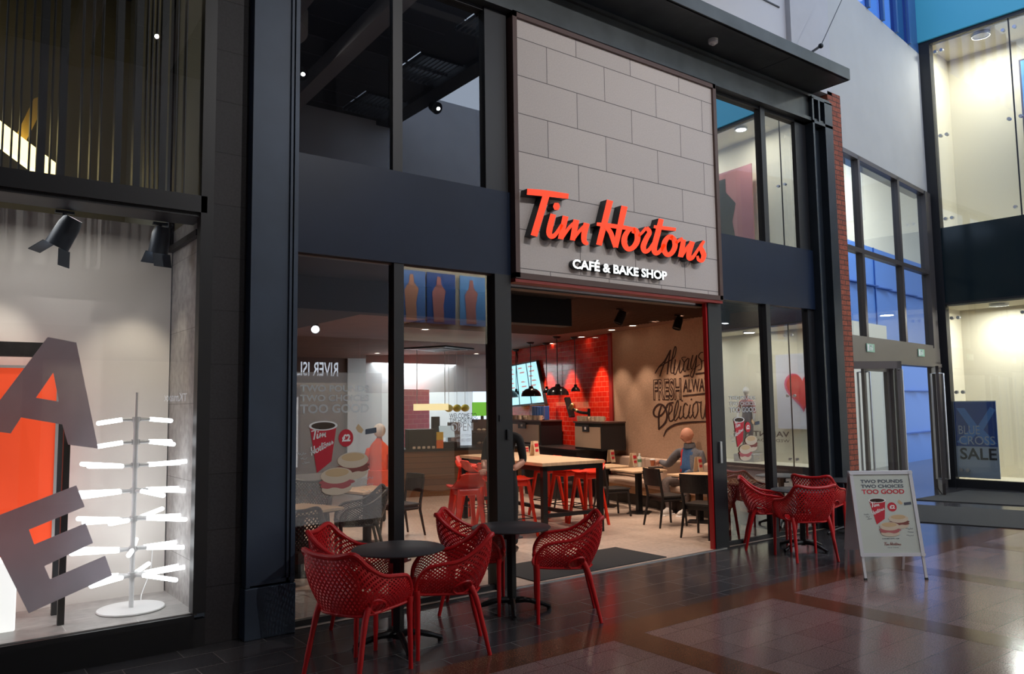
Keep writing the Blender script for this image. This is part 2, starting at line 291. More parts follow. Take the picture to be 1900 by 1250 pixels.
lx0 = min(p[0] for l in LOGO for p in l[1]+l[2]); lx1 = max(p[0] for l in LOGO for p in l[1]+l[2]); lz0 = min(p[1] for l in LOGO for p in l[1]+l[2])
def logo_flat(mb, T, width, part=None, two=False):
    """the script logo laid flat; two=True breaks it after the third letter"""
    k = width/(lx1-lx0); brk = lx0+.35*(lx1-lx0)
    for nm, a, b, _ in LOGO:
        first = max(p[0] for p in a) < brk
        if part == 1 and not first: continue
        if part == 2 and first: continue
        stroke_solid(mb, [((x-lx0)*k, (z-lz0)*k) for x, z in a], [((x-lx0)*k, (z-lz0)*k) for x, z in b], T, 0)
# ================================================================== SETTING
# mall floor: dark band along the shop fronts, a narrow brown line, then granite
FB = 4.66
def quad(name, pts, m, **k): return struct(MB().poly(pts).build(name, m, **k))
quad('floor', [(-9, -9, 0), (30, -9, 0), (30, FB, 0), (-9, FB, 0)], 'floor_red')
quad('floor', [(-9, FB, 0), (30, FB, 0), (30, 9, -.0), (-9, 9, -.0)], 'floor_dark')
fb = MB()
for x in (4.22, 6.2, 8.2, 10.2, 12.2):
    fb.poly([(x, -6, .001), (x+.32, -6, .001), (x+.32, FB-.32, .001), (x, FB-.32, .001)])
fb.poly([(-9, FB-.32, .001), (30, FB-.32, .001), (30, FB, .001), (-9, FB, .001)])
struct(fb.build('trim_1', 'floor_band'))
# interior floor and threshold
quad('floor', [(2.3, 6.16, .004), (30*0+10.9, 6.16, .004), (13.5, 22, .004), (2.3, 22, .004)], 'floor_in')
struct(MB().b2((4.67, 6.14, 0), (7.9, 6.17, .008)).build('trim_2', 'steel'))
# --- big wall of the right-hand arm: white wall over the entrance doors
DA = (16.4, 7.47); DAZ = 82.5
def D(px, py): return PL(px, py, DA, DAZ)
def Dp(s): v = Vector((math.sin(math.radians(DAZ)), math.cos(math.radians(DAZ)))); return (DA[0]-v.x*s, DA[1]-v.y*s)   # s metres left of the corner
struct(wallbox('wall_right_arm', Dp(6.5), Dp(-.35), 6.0, 9.05, .3, 'white', 1))
RA = (16.7, 7.4)
def Rp(s): a = math.radians(-4.8); return (RA[0]-math.sin(a)*s, RA[1]-math.cos(a)*s)      # s metres along the right wall towards the camera
def RW(px, py): return PL(px, py, RA, -4.8)
# wall above canopy (panelled), return pier
struct(wallbox('wall_upper_front', (-9, Y0-.02), (9.75, Y0-.02), 6.35, 9.3, .3, 'cladw', 1))
cl = MB()
for z in (6.75, 7.35, 7.95, 8.55): cl.b2((-9, Y0-.032, z), (9.6, Y0-.02, z+.02))
struct(cl.build('trim_3', 'frame'))
struct(wallbox('wall_upper_pier', (9.75, Y0-.1), (10.75, Y0-.1), 6.3, 9.3, .4, 'lilac', 1))
# tinted clerestory over the white wall of the right arm, blue corner post
struct(wallbox('window_14', Dp(6.5), Dp(.4), 9.05, 11, .01, glassmat('blue_tinted_glass', .1, (.30, .45, .78)), 1))
mb = MB()
for k in range(9): q = Dp(.4+k*.72); mb.b2((q[0]-.03, q[1]-.06, 9.05), (q[0]+.03, q[1]+.02, 11))
struct(mb.build('window_frame', 'bluemet')); struct(wallbox('column_corner', Dp(.45), Dp(-.3), 9.05, 11, .3, 'bluemet', 1))
# the added floodlights that brighten the shop front come at the very end
# pieces that close off the void behind the upper windows and the mall behind the camera
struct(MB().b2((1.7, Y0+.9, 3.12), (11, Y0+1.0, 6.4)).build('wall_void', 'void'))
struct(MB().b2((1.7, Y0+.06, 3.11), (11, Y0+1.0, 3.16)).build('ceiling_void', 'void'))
struct(MB().b2((-9, -9, 0), (-8.8, 9, 9.3)).build('wall_left', 'lilac'))
# ------------------------------------------------------------------ the mall ceiling over the left half (seen mirrored in the upper glass)
struct(MB().b2((-9, -9, 8.4), (7.3, Y0, 8.6)).build('ceiling', 'ceilk'))
cb = MB()
for i in range(10):
    x = -7+i*1.35
    v0 = Vector((x, -8.8, 8.2)); cb.box((x+.9, -1.3, 8.25), (.30, 15.0, .3), Matrix.Rotation(math.radians(3), 3, 'Z'))
struct(cb.build('ceiling_beams', mat('beam_paint', (.34, .32, .32), .7)))
ct = MB()
for i in range(22): ct.b2((-9, -8.8+i*.7, 8.38), (7.3, -8.79+i*.7, 8.4))
struct(ct.build('ceiling_joints', mat('joint_grey', (.10, .10, .11), .7)))
# skylights with louvres, right edge of the ceiling
for k, (x, y) in enumerate(((7.55, -.45), (7.55, -2.7), (7.55, 1.9), (7.55, -5.0))):
    f = MB()
    for i in range(9): f.b2((x-.2+i*.1, y-.6, 8.35), (x-.17+i*.1, y+.6, 8.42))
    for j in (-.6, 0, .57): f.b2((x-.22, y+j, 8.36), (x+.72, y+j+.03, 8.44))
    struct(f.build('window_%d' % (20+k), 'frame'))
struct(MB().b2((7.3, -9, 8.4), (8.3, -5.6, 8.6)).b2((7.3, -4.4, 8.4), (8.3, -3.3, 8.6)).b2((7.3, -2.1, 8.4), (8.3, -1.05, 8.6)).b2((7.3, .15, 8.4), (8.3, 1.3, 8.6)).b2((7.3, 2.5, 8.4), (8.3, Y0, 8.6)).b2((8.3, -9, 8.3), (8.7, Y0, 8.7)).build('ceiling_edge', 'ceilk'))
# round roof lights
for k, (x, y, r) in enumerate(((4.3, .1, .75), (1.4, 1.4, .7))):
    t = thing('round_roof_light', 'round white ceiling light %s' % ('over the café seating' if k == 0 else 'over the left display window'), 'light', (x, y, 8.0), 0)
    MB().lathe([(r-.12, 0), (r, 0), (r, .35), (r-.12, .35), (r-.12, 0)], n=40).build('rim', 'white', t, True)
    MB().lathe([(0.001, .1), (r-.12, .1)], n=32).build('diffuser', mat('roof_light_glow', (.5, .6, .6), .5, emit=(.7, .95, 1), es=.9), t)
# ------------------------------------------------------------------ opposite side of the mall, behind the camera
OY = -3.55
struct(wallbox('wall_opposite', (-9, OY), (8.9, OY), 3.3, 9.3, .3, 'lilac', -1)); struct(wallbox('wall_opposite', (8.9, OY), (14, OY), 5.5, 9.3, .3, 'lilac', -1)); struct(wallbox('wall_opposite_upper_shop', (8.9, OY-1), (14, OY-1), 3.3, 5.5, .2, 'cream', -1))
struct(MB().b2((8.85, OY-1, 5.5), (14, OY, 5.55)).b2((8.85, OY-1, 3.3), (8.9, OY, 5.5)).b2((14, OY-1, 0), (14.2, OY, 9.3)).build('wall_opposite_reveal', 'cream'))
area('opposite_upper_light', (11.4, OY-.4, 5.4), (11.4, OY-.8, 3), 4.6, .3, 120, (1, .96, .85))
for x, wd_, m_, lb_ in ((9.4, .75, 'bluepanel', 'blue fashion picture in the upper window across the mall, mirrored in the second café pane'), (10.2, .85, 'navy', 'dark fashion picture in the upper window across the mall, middle one'), (11.2, .8, 'navy2', 'navy fashion picture in the upper window across the mall, furthest right in the glass')):
    pc = thing('fashion_picture', lb_, 'picture', (x, OY-.9, 3.85)); MB().b2((0, -.03, 0), (wd_, 0, 1.3)).build('picture', m_, pc); MB().prism([(.2, .05), (.5, .05), (.48, .5), (.55, .85), (.42, 1.0), (.4, 1.2), (.3, 1.2), (.28, 1.0), (.15, .8)], Matrix(((1, 0, 0, 0), (0, 0, 1, 0), (0, 1, 0, 0), (0, 0, 0, 1))), .01).build('figure', 'skin' if x < 10 else 'dress', pc)
struct(wallbox('wall_opposite_shop', (-9, OY-1.2), (14, OY-1.2), 0, 3.3, .2, 'cream', -1))
op = MB()
for x in (-9, -5.5, -2, 1.5, 4.3, 5.4, 7.9, 10.5, 13.7): op.b2((x, OY-.15, 0), (x+.28, OY+.05, 3.3))
struct(op.build('trim_4', 'frame'))
struct(MB().b2((-9, OY-1.2, 2.75), (14, OY-.02, 3.3)).b2((5.5, OY-.1, 2.3), (8.6, OY, 2.9)).build('trim_5', 'void'))
sg = thing('fashion_shop_sign', 'white glowing fashion shop lettering mirrored in the left café window', 'sign', (7.35, OY+.03, 2.44))
text('lettering', 'RIVER ISLAND', [(M.__setitem__('ledblue', mat('blue_white_sign_face', (.9, .9, 1), .5, emit=(.78, .88, 1), es=5)) or 'ledblue'), 'ledside'], frameXZ((0, 0, 0), (-1, 0, 0)) , 1.42, .30, sg, ext=.04, bold=.012)
bx = thing('shop_light_strip', 'tall white light strip mirrored in the left café window', 'light', (6.55, OY-.3, .5))
MB().b2((-.04, -.03, 0), (.04, .03, 1.5)).build('tube', 'tube', bx); MB().b2((-.12, -.08, -.1), (.12, -.03, 1.7)).build('housing', 'frame', bx)
tk = thing('store_sign', 'pale store lettering mirrored in the left display window', 'sign', (4.21, OY+.03, 1.92))
text('lettering', 'TKmaxx', ['ledblue', 'ledside'], frameXZ((0, 0, 0), (-1, 0, 0)), .42, .16, tk, ext=.03, bold=.02)
area('opposite_shop_light', (6.5, OY-.7, 2.7), (6.5, OY-.9, 0), 9, .4, 90, (1, .93, .82))
# ================================================================== LEFT SHOP (display window)
SL = 0.245
struct(MB().b2((-3, Y0+.02, 0), (1.72, Y0-.04, SL-.01)).b2((-3, Y0-.04, 0), (1.8, Y0+.03, .2)).build('trim_6', 'frame'))
struct(MB().b2((-3, Y0, SL-.02), (1.75, Y0+2.2, SL)).build('floor', bricks('grey_plank_tiles', (.36, .34, .33), (.30, .29, .28), (.5, .5, .48), .9, .3, .003, 'xy', .35, grain=.1, gs=15)))
struct(MB().b2((-3, Y0+.9, SL), (1.73, Y0+.98, 3.33)).build('wall_display_back', mat('display_wall_paint', (.66, .62, .58), .8)))
struct(MB().b2((1.74, Y0+.02, SL), (1.78, Y0+3, 3.3)).build('wall_display_side', 'concrete'))
struct(MB().b2((-3, Y0+3, 3.3), (1.78, Y0+3.05, 6.4)).b2((1.745, Y0+.03, 3.3), (1.78, Y0+3, 6.4)).build('wall_display_upper', mat('olive_brown_upper_wall', (.12, .10, .055), .7)))
struct(MB().b2((-3, Y0+.05, 6.3), (1.78, Y0+3, 6.4)).build('ceiling_display', 'ceilk'))
f = MB().b2((1.705, Y0-.05, SL), (1.80, Y0+.05, 6.35)).b2((-3, Y0-.05, 3.27), (1.75, Y0+.05, 3.40)).b2((-3, Y0-.02, 3.24), (1.75, Y0+.3, 3.28))
struct(f.build('window_frame', 'frame'))
struct(MB().poly([(-3, Y0, SL), (1.71, Y0, SL), (1.71, Y0, 3.27), (-3, Y0, 3.27)]).build('window_1', 'glass_disp'))
struct(MB().poly([(-3, Y0-.01, 3.4), (1.71, Y0-.01, 3.4), (1.71, Y0-.01, 6.3), (-3, Y0-.01, 6.3)]).build('window_2', 'glass'))
# dark vertical fins of the screen above the window (bottom px positions, width class)
WF = .048
fins = [(18, .012), (33, .012), (52, .012), (73, .085), (91, .012), (111, .085), (146, .014), (165, .012), (183, .014), (215, .09), (251, .085), (267, .012), (276, .012), (285, .012), (299, .09), (323, .014), (340, .014), (1, .05)]
scr = thing('fin_screen', 'dark screen of thin and wide upright fins above the left display window', 'screen', (0, Y0+.1, 3.4))
for px, wd in fins:
    x = PY(px, 345, Y0+.1).x; wd = .050 if wd > .05 else .009; MB().b2((x-wd/2, -.02, 0), (x+wd/2, .05, 2.95)).build('fin', 'frame', scr)
# lit beam and angular pieces behind the screen
ly = Y0+1.4
a = PY(-60, 205, ly); b = PY(100, 325, ly)
lb = thing('light_beam', 'slanting bright yellow light bar behind the fin screen', 'light', a)
d = b-a; MB().box(d/2, (d.length, .12, .16), Matrix.Rotation(-math.atan2(d.z, d.x), 3, 'Y')).build('bar', 'yel', lb)
a2 = PY(28, 255, ly+.1)
wd = thing('hanging_wood_panel', 'slanted golden wooden panel hanging above the light bar', 'panel', a2)
pts = [PY(x, y, ly+.1)-a2 for x, y in ((28, 255), (44, 270), (72, 215), (70, 182), (62, 185))]
MB().prism([(p.x, p.z) for p in pts], frameXZ((0, 0, 0)), .03).build('board', mat('golden_ply', (.75, .5, .12), .5), wd)
area('upper_shop_light', (.3, Y0+1.6, 6.1), (.3, Y0+2.2, 3), 3, .3, 6, (1, .85, .5))
# red lit panel with white light box, black posts
p = thing('orange_light_panel', 'glowing orange-red panel with white rim at the left edge of the display', 'panel', (0, Y0+.6, SL))
q0 = PY(0, 682, Y0+.6); q1 = PY(94, 1025, Y0+.6)
MB().b2((-1.2, 0, q1.z-SL), (q1.x, .05, q0.z-SL)).build('panel', 'redpanel', p)
MB().b2((q1.x, -.01, q1.z-SL), (q1.x+.02, .06, q0.z-SL+.02)).b2((-1.2, -.01, q0.z-SL), (q1.x+.02, .06, q0.z-SL+.02)).build('rim', 'white', p)
MB().b2((-1.2, .08, q0.z-SL+.09), (q1.x+.1, .14, q0.z-SL+.2)).build('header', 'blackwood', p)
q = PY(33, 1040, Y0+.30)
tag(MB().b2((-1.0, Y0+.30, SL), (q.x, Y0+.56, q.z), .01).build('light_plinth', mat('glowing_white_box', (.9, .9, .9), .5, emit=(1, 1, .97), es=.9)), 'glowing white box on the display floor under the orange panel', 'plinth')
for k, (xa, yy) in enumerate(((109, Y0+.62), (121, Y0+.28))):
    x = PY(xa, 900, yy).x; zt = PY(xa, 775 if k else 690, yy).z
    tag(MB().b2((x-.022, yy-.02, SL), (x+.022, yy+.02, zt), .002).build('black_post', 'frame'), 'black upright post %s' % ('nearer the glass behind the big letters' if k else 'beside the orange panel, further from the glass'), 'post')
# big letters
def board(name, outline, hole, y, label):
    o = PY(*outline[0], y); mb = MB(); T = frameXZ((0, 0, 0)); P = [PY(a, b, y)-o for a, b in outline]; P = [(p.x, p.z) for p in P]
    if hole:
        # join the counter to the outline with a bridge
        Hh = [PY(a, b, y)-o for a, b in hole]; Hh = [(p.x, p.z) for p in Hh]
        P = P[:len(P)]+[P[0]]+[Hh[0]]+Hh[1:]+[Hh[0]]
    ob = mb.prism(P, T, .004).build(name, 'letters'); ob.location = o; return tag(ob, label, 'letter')
def cs(L, s=.52, oy=600): return [(u*s, v*s+oy) for u, v in L]
board('letter_a', cs([(170, 48), (272, 68), (350, 446), (243, 432), (222, 360), (75, 335), (38, 392), (-70, 378), (-66, 360)]), cs([(190, 175), (128, 265), (210, 278)]), Y0+.12, 'big mauve-grey letter A standing tilted in the left display window')
board('letter_e', cs([(-62, 706), (272, 577), (302, 653), (103, 735), (122, 788), (305, 712), (332, 782), (158, 865), (178, 912), (375, 828), (400, 898), (102, 1033)]), None, Y0+.10, 'big mauve-grey letter E tilted in the left display window, below the A')
# lamp tree
tb = PZ(243, 1130, SL); lt = thing('tube_lamp_tree', 'white lamp tree with rings of glowing tubes standing in the left display window', 'lamp', tb)
MB().lathe([(.001, 0), (.235, 0), (.24, .006), (.235, .014), (.001, .016)], n=40).build('base', 'plate', lt, True)
zt = PY(247, 728, tb.y).z-SL; MB().cyl((0, 0, .01), (0, 0, zt-.28), .018).cyl((0, 0, zt-.28), (0, 0, zt-.23), .022).cyl((0, 0, zt-.23), (0, 0, zt), .009).build('pole', 'plate', lt, True)
for k, (py, ang, ln) in enumerate(((778, (5, 175), .26), (820, (10, 190, 350), .27), (863, (15, 170, 200, 345), .36), (910, (20, 165, 190, 290, 350), .37), (962, (10, 45, 160, 200, 235, 330), .38), (1018, (25, 75, 150, 185, 255, 350), .42), (1066, (15, 60, 150, 180, 215, 310, 345), .38))):
    z = PY(246, py, tb.y).z-SL
    MB().cyl((0, 0, z-.02), (0, 0, z+.02), .03).build('hub', 'plate', lt)
    for a in ang:
        r = math.radians(a); dx, dy = math.cos(r), math.sin(r); dz = random.uniform(-.03, .03)
        tu = MB().cyl((dx*.1, dy*.1, z), (dx*ln, dy*ln, z+dz), .017, n=12).sph((dx*ln, dy*ln, z+dz), .017, n=10).build('light_tube', 'tube', lt, True)
        MB().cyl((dx*.03, dy*.03, z), (dx*.1, dy*.1, z), .014, n=10).build('socket', 'plate', tu)
cbl = cat_rom([Vector(v) for v in ((1.62, Y0+.84, .62), (1.60, Y0+.80, .45), (1.5, Y0+.65, SL+.012), (tb.x+.2, tb.y+.1, SL+.012))], 6)
tag(MB().tube(cbl, .004, 6).build('power_cord', 'plate'), 'thin white power cord running down to the lamp tree', 'cord')
# track heads over the display
def track_head(loc, tgt, label, m='steel_dark', s=1.0, glow='lampw', power=0, col=(1, .95, .88), size=70, barn=True, group=None):
    t = thing('track_spotlight', label, 'spotlight', loc, 0, group)
    dr = (Vector(tgt)-Vector(loc)).normalized(); c = Vector((0, 0, -.14*s)); R = dr.to_track_quat('Z', 'Y').to_matrix()
    MB().b2((-.05*s, -.02, -.02), (.05*s, .02, 0)).cyl((0, 0, -.015), (0, 0, -.10*s), .012*s).build('mount', m, t)
    MB().lathe([(.001, -.11*s), (.05*s, -.11*s), (.062*s, -.06*s), (.068*s, .08*s), (.062*s, .08*s), (.055*s, .06*s)], c, 20, R).build('head', m, t, True)
    MB().lathe([(.001, .065*s), (.055*s, .065*s)], c, 20, R).build('lens', glow, t)
    if barn:
        for sg_ in (-1, 1): MB().box(c+R @ Vector((0, sg_*.075*s, .125*s)), (.13*s, .005, .10*s), R @ Matrix.Rotation(sg_*-.5, 3, 'X')).build('barn_door', m, t)
    if power: spot('track_spot_light', Vector(loc)+c+dr*.1*s, tgt, power, col, size, .7, .03, t)
    return t
q = PY(121, 372, Y0+.35); track_head((q.x, q.y, 3.24), (q.x-.9, Y0+.95, 1.3), 'track spotlight tilted left with its lit lens showing, over the display window', s=1.25, power=26, col=(1, .93, .8))
q = PY(298, 395, Y0+.35); track_head((q.x, q.y, 3.24), (q.x-.15, Y0+.9, 1.2), 'track spotlight pointing down and away, right end of the display window track', s=1.1, power=26, col=(1, .9, .72))
area('display_fill', (-.2, Y0+.4, 3.2), (-.2, Y0+.5, .3), 3.2, .25, 10, (1, .97, .92))
# ================================================================== PIER AND COLUMN
struct(MB().b2((1.80, Y0-.02, 0), (2.08, Y0+.5, 6.4)).build('wall_stone_pier', 'stone'))
c = MB().b2((2.07, Y0-.13, .39), (2.10, Y0+.1, 6.4)).b2((2.42, Y0-.13, .39), (2.455, Y0+.1, 6.4)).b2((2.10, Y0-.10, .4), (2.42, Y0+.3, 6.4)).b2((2.39, Y0-.12, .4), (2.41, Y0-.1, 6.4)).b2((2.10, Y0-.12, .4), (2.42, Y0-.10, .43))
struct(c.build('column_left', 'column'))
struct(MB().b2((2.06, Y0-.14, 0), (2.46, Y0+.3, .385), .006).build('column_base', 'column'))
# ================================================================== CAFE FACADE
GY = Y0; GT = 3.045; UB = 3.89; UT = 5.77
fr = MB().b2((2.455, Y0-.04, 0), (2.48, Y0+.1, UT)).b2((3.385, Y0-.05, 0), (3.485, Y0+.06, GT)).b2((3.385, Y0-.03, UB), (3.485, Y0+.06, UT)).b2((4.49, Y0-.07, 0), (4.685, Y0+.1, GT)).b2((4.41, Y0-.05, UB), (4.68, Y0+.1, UT)) \
    .b2((7.725, Y0-.07, 0), (7.975, Y0+.02, GT)).b2((8.93, Y0-.06, 0), (9.02, Y0+.06, GT)).b2((7.93, Y0-.03, UB), (8.0, Y0+.06, UT)).b2((9.0, Y0-.05, UB), (9.10, Y0+.06, UT)).b2((9.95, Y0-.03, 0), (10.10, Y0+.06, GT)).b2((9.84, Y0-.03, UB), (10.1, Y0+.06, UT)) \
    .b2((2.455, Y0-.03, UT-.04), (10.1, Y0+.06, UT)).b2((2.455, Y0-.02, 0), (4.6, Y0+.04, .05)).b2((7.95, Y0-.02, 0), (10.1, Y0+.04, .05))
struct(fr.build('window_frames', 'frame'))
struct(MB().b2((2.455, Y0-.015, GT-.012), (4.5, Y0+.03, GT+.012)).build('trim_7', 'brown'))
struct(MB().b2((2.455, Y0-.06, GT), (4.70, Y0+.12, UB)).b2((7.93, Y0-.06, GT), (10.12, Y0+.12, UB)).build('wall_spandrel', 'spandrel'))
for n, (x0, x1, z0, z1, g, y) in enumerate(((2.48, 3.385, .05, GT, 'glass', Y0), (3.485, 4.49, .05, GT, 'glass', Y0), (7.975, 8.93, .05, GT, 'glass_hi', Y0), (9.02, 9.95, .05, GT, 'glass_hi', Y0),
                                         (2.48, 3.385, UB, UT, 'glass_up', Y0), (3.485, 4.41, UB, UT, 'glass_up', Y0), (8.0, 9.0, UB, UT, 'glass_hi', Y0), (9.1, 9.84, UB, UT, 'glass_hi', Y0))):
    struct(MB().poly([(x0, y, z0), (x1, y, z0), (x1, y, z1), (x0, y, z1)]).build('window_%d' % (n+3), g))
# sign panel with tiled face, brown frame, red lit soffit
sp = thing('sign_panel', 'large pale stone-tiled sign panel in a brown frame above the café entrance', 'sign', (4.7, Y0-.11, 3.05))
MB().b2((.04, 0, 0.0), (3.21, .2, 2.68)).build('tiled_face', 'panel', sp)
MB().b2((0, -.03, -.03), (.055, .22, 2.72)).b2((3.185, -.03, -.03), (3.245, .22, 2.72)).b2((0, -.03, 2.67), (3.24, .22, 2.73)).b2((0, -.03, -.04), (3.24, .22, .02)).build('frame', 'brown', sp)
MB().b2((0.0, -.02, -.075), (3.24, .2, -.04)).build('soffit_strip', mat('red_soffit', (.25, .02, .015), .5), sp)
sl = thing('script_lettering', 'large red illuminated script lettering on the stone sign panel over the entrance', 'sign', (4.7, LY, 3.6))
for nm in dict.fromkeys((n_, i) for i, (n_, _, _) in enumerate(SCRIPT)):
    pass
for (nm, (ox, oy, s), st) in SCRIPT:
    mb = MB()
    for k, p in enumerate(st):
        Lf, Rt = ribbon(p); g = []
        for S in (Lf, Rt): g.append([(lambda q: (q.x-4.7, q.z-3.6))(PY(ox+s*u, oy+s*v, LY)) for u, v in S])
        stroke_solid(mb, g[0], g[1], frameXZ((0, .105-k*.0006, 0)), .105, 0, 1)
    mb.build(nm, ['led', 'ledside'], sl)
a = PY(1064, 499, LY+.03); b = PY(1239, 519, LY+.03); ht = PY(1066, 480, LY+.03)
cs_ = thing('cafe_and_bake_shop_lettering', 'small white CAFÉ & BAKE SHOP lettering under the red script', 'sign', a)
text('lettering', 'CAFÉ & BAKE SHOP', ['ledw', 'ledside'], frameXZ((0, .08, .01)), b.x-a.x, (ht.z-a.z)*1.12, cs_, ext=.07, bold=.028)
# lintel beam above the sign and windows, canopy
ln = MB().b2((1.8, Y0-.14, UT), (10.55, Y0+.15, UT+.05)).b2((1.8, Y0-.10, UT+.05), (10.2, Y0+.15, UT+.36)).b2((1.8, Y0-.14, UT+.36), (10.6, Y0+.15, UT+.40))
struct(ln.build('trim_8', 'canopy'))
cz = UT+.44
cf = PZ(1575, 149, cz); fy = cf.y
can = thing('canopy', 'long grey metal canopy over the shop front', 'canopy', (0, 0, cz))
MB().b2((-6, fy, 0), (10.0*0+cf.x-.0, Y0-.03, .07)).build('soffit', 'canopy', can)
MB().b2((-6, fy-.02, 0), (cf.x, fy+.02, .16)).b2((cf.x-.02, fy, 0), (cf.x+.01, Y0, .16)).build('fascia', 'canopy', can)
for px, py in ((1408, 130),):
    q = PZ(px, py, cz-.001); MB().b2((q.x, fy+.02, -.003), (q.x+.008, Y0-.05, 0)).build('joint', 'frame', can)
q = PZ(1323, 73, cz)
sd = thing('smoke_detector', 'round white smoke detector under the canopy', 'detector', (q.x, q.y, cz))
MB().lathe([(.001, -.075), (.02, -.075), (.035, -.055), (.055, -.05), (.06, -.03), (.05, -.025), (.06, -.02), (.06, 0)], n=24).build('body', 'plate', sd, True)
# steel post frame at the right end, brick pier
struct(MB().b2((10.10, Y0-.16, 0), (10.14, Y0+.1, 6.12)).b2((10.14, Y0-.05, 0), (10.5, Y0, 6.12)).b2((10.42, Y0-.16, 0), (10.62, Y0+.1, 6.12)).b2((10.1, Y0-.16, 5.74), (10.62, Y0-.04, 5.78)).b2((10.1, Y0-.16, 6.1), (10.62, Y0-.04, 6.14)).b2((10.26, Y0-.16, 5.78), (10.30, Y0, 6.1)).build('column_right', 'steel_dark'))
struct(MB().b2((10.62, Y0-.1, 0), (10.97, Y0+.5, 6.35)).build('wall_brick_pier', 'brick'))
# suspended cable on the upper pier
a = PY(1504, 98, Y0-.33); b = PY(1523, 85, Y0-.75); e = PY(1580, -40, Y0-.75)
cw = thing('cable_anchor', 'small metal anchor arm with a thin steel cable on the white upper wall', 'anchor', a)
MB().tube([(0, .22, -.02), (0, 0, 0), b-a], .018, 8).sph(b-a, .035, n=8).build('arm', 'steel_dark', cw)
MB().tube([b-a, e-a], .006, 6).build('cable', 'steel_dark', cw)
# ================================================================== ENTRANCE DOORS AND GLAZED WALL
def dw(s0, s1, z0, z1, off0, off1, mb):
    """box on the door wall between s0..s1 metres from the corner, off = metres in front (-) or behind"""
    n = Vector((-math.cos(math.radians(DAZ)), math.sin(math.radians(DAZ))))
    q = [Vector(Dp(s0))+n*off0, Vector(Dp(s1))+n*off0, Vector(Dp(s1))+n*off1, Vector(Dp(s0))+n*off1]
    v = [mb.bm.verts.new((p.x, p.y, z)) for z in (z0, z1) for p in q]
    for f in ((0, 1, 2, 3), (4, 5, 6, 7), (0, 1, 5, 4), (1, 2, 6, 5), (2, 3, 7, 6), (3, 0, 4, 7)): mb.bm.faces.new([v[i] for i in f])
    return mb
def S(px, py): q = D(px, py); return (Vector((DA[0], DA[1]))-Vector((q.x, q.y))).length*(1 if q.x < DA[0] else -1)
g = MB(); m1, m2, m3, m4 = S(1591, 380), S(1665, 420), S(1722, 440), -.05
LFT = 5.6
for s in (LFT, m1, m2, m3): dw(s-.045, s+.045, 2.78, 6.0, -.06, .06, g)
dw(-.15, .16, 0, 6.0, -.08, .08, g)
for z in (5.94, 4.28, 2.76): dw(-.1, LFT, z, z+.08, -.06, .06, g)
struct(g.build('window_frame', 'doorf'))
struct(dw(.0, LFT, 2.82, 5.95, 0, .004, MB()).build('window_11', 'dglass'))
hd = MB(); dw(-.1, LFT, 2.46, 2.78, -.10, .08, hd); dw(-.1, LFT, 2.40, 2.47, -.12, .1, hd)
struct(hd.build('door_header', 'doorf'))
sdv = S(1655, 760); g = MB(); dw(sdv-.12, sdv+.10, 0, 2.5, -.10, .08, g); dw(-.1, .13, 0, 2.5, -.1, .08, g)
struct(g.build('door_post', 'doorf'))
def door(name, hx, hy, ang, wdt, label, hside):
    """glazed leaf hinged at hx,hy, swung to plan angle ang"""
    t = thing(name, label, 'door', (hx, hy, 0), math.radians(ang))
    MB().b2((0, -.025, .02), (.10, .025, 2.38)).b2((wdt-.09, -.025, .02), (wdt, .025, 2.38)).b2((0, -.025, .02), (wdt, .025, .22)).b2((0, -.025, 2.26), (wdt, .025, 2.38)).build('door_frame', 'doorf', t)
    MB().poly([(.1, 0, .22), (wdt-.09, 0, .22), (wdt-.09, 0, 2.26), (.1, 0, 2.26)]).build('pane', 'dglass', t)
    for s_ in (-1, 1):
        x = wdt-.05 if hside else .05
        MB().tube([(x, s_*.02, .30), (x, s_*.10, .30), (x, s_*.10, 2.24), (x, s_*.02, 2.24)], .018, 10).build('pull_handle', 'steel', t, True)
    return t
v = lambda s: Vector(Dp(s))
q = v(m1*0+S(1700, 800)*0+.12); door('entrance_door', q.x, q.y, 180+28, 1.35, 'glazed entrance door standing open, hinged beside the window corner post', True)
q = v(sdv+.1); door('entrance_door', q.x, q.y, 180+7.5, 1.15, 'closed glazed entrance door left of the open leaf', True)
q = v(sdv+2.42); door('entrance_door', q.x, q.y, 7.5-38, 1.15, 'glazed entrance door leaf nearest the brick pier', True)
for px, py, lb_ in ((1603, 646, 'green and white exit pictogram on the left door header'), (1698, 655, 'green and white exit pictogram on the right door header')):
    q = D(px, py); ex = thing('exit_pictogram', lb_, 'sign', (q.x, q.y, q.z), math.radians(90-DAZ))
    MB().b2((-.17, -.115, -.07), (.17, -.105, .07)).build('plate', mat('pale_green', (.30, .55, .42), .5), ex)
    e_ = MB(); e_.b2((-.15, -.118, -.055), (-.07, -.116, .055)).b2((.05, -.118, -.05), (.07, -.116, .05)).poly([(.03, -.117, .0), (.09, -.117, .0), (.06, -.117, -.055)]).sph((-.0, -.117, .035), .015, n=8).b2((-.03, -.118, -.045), (.01, -.116, .02)).build('figure', 'wht', ex)
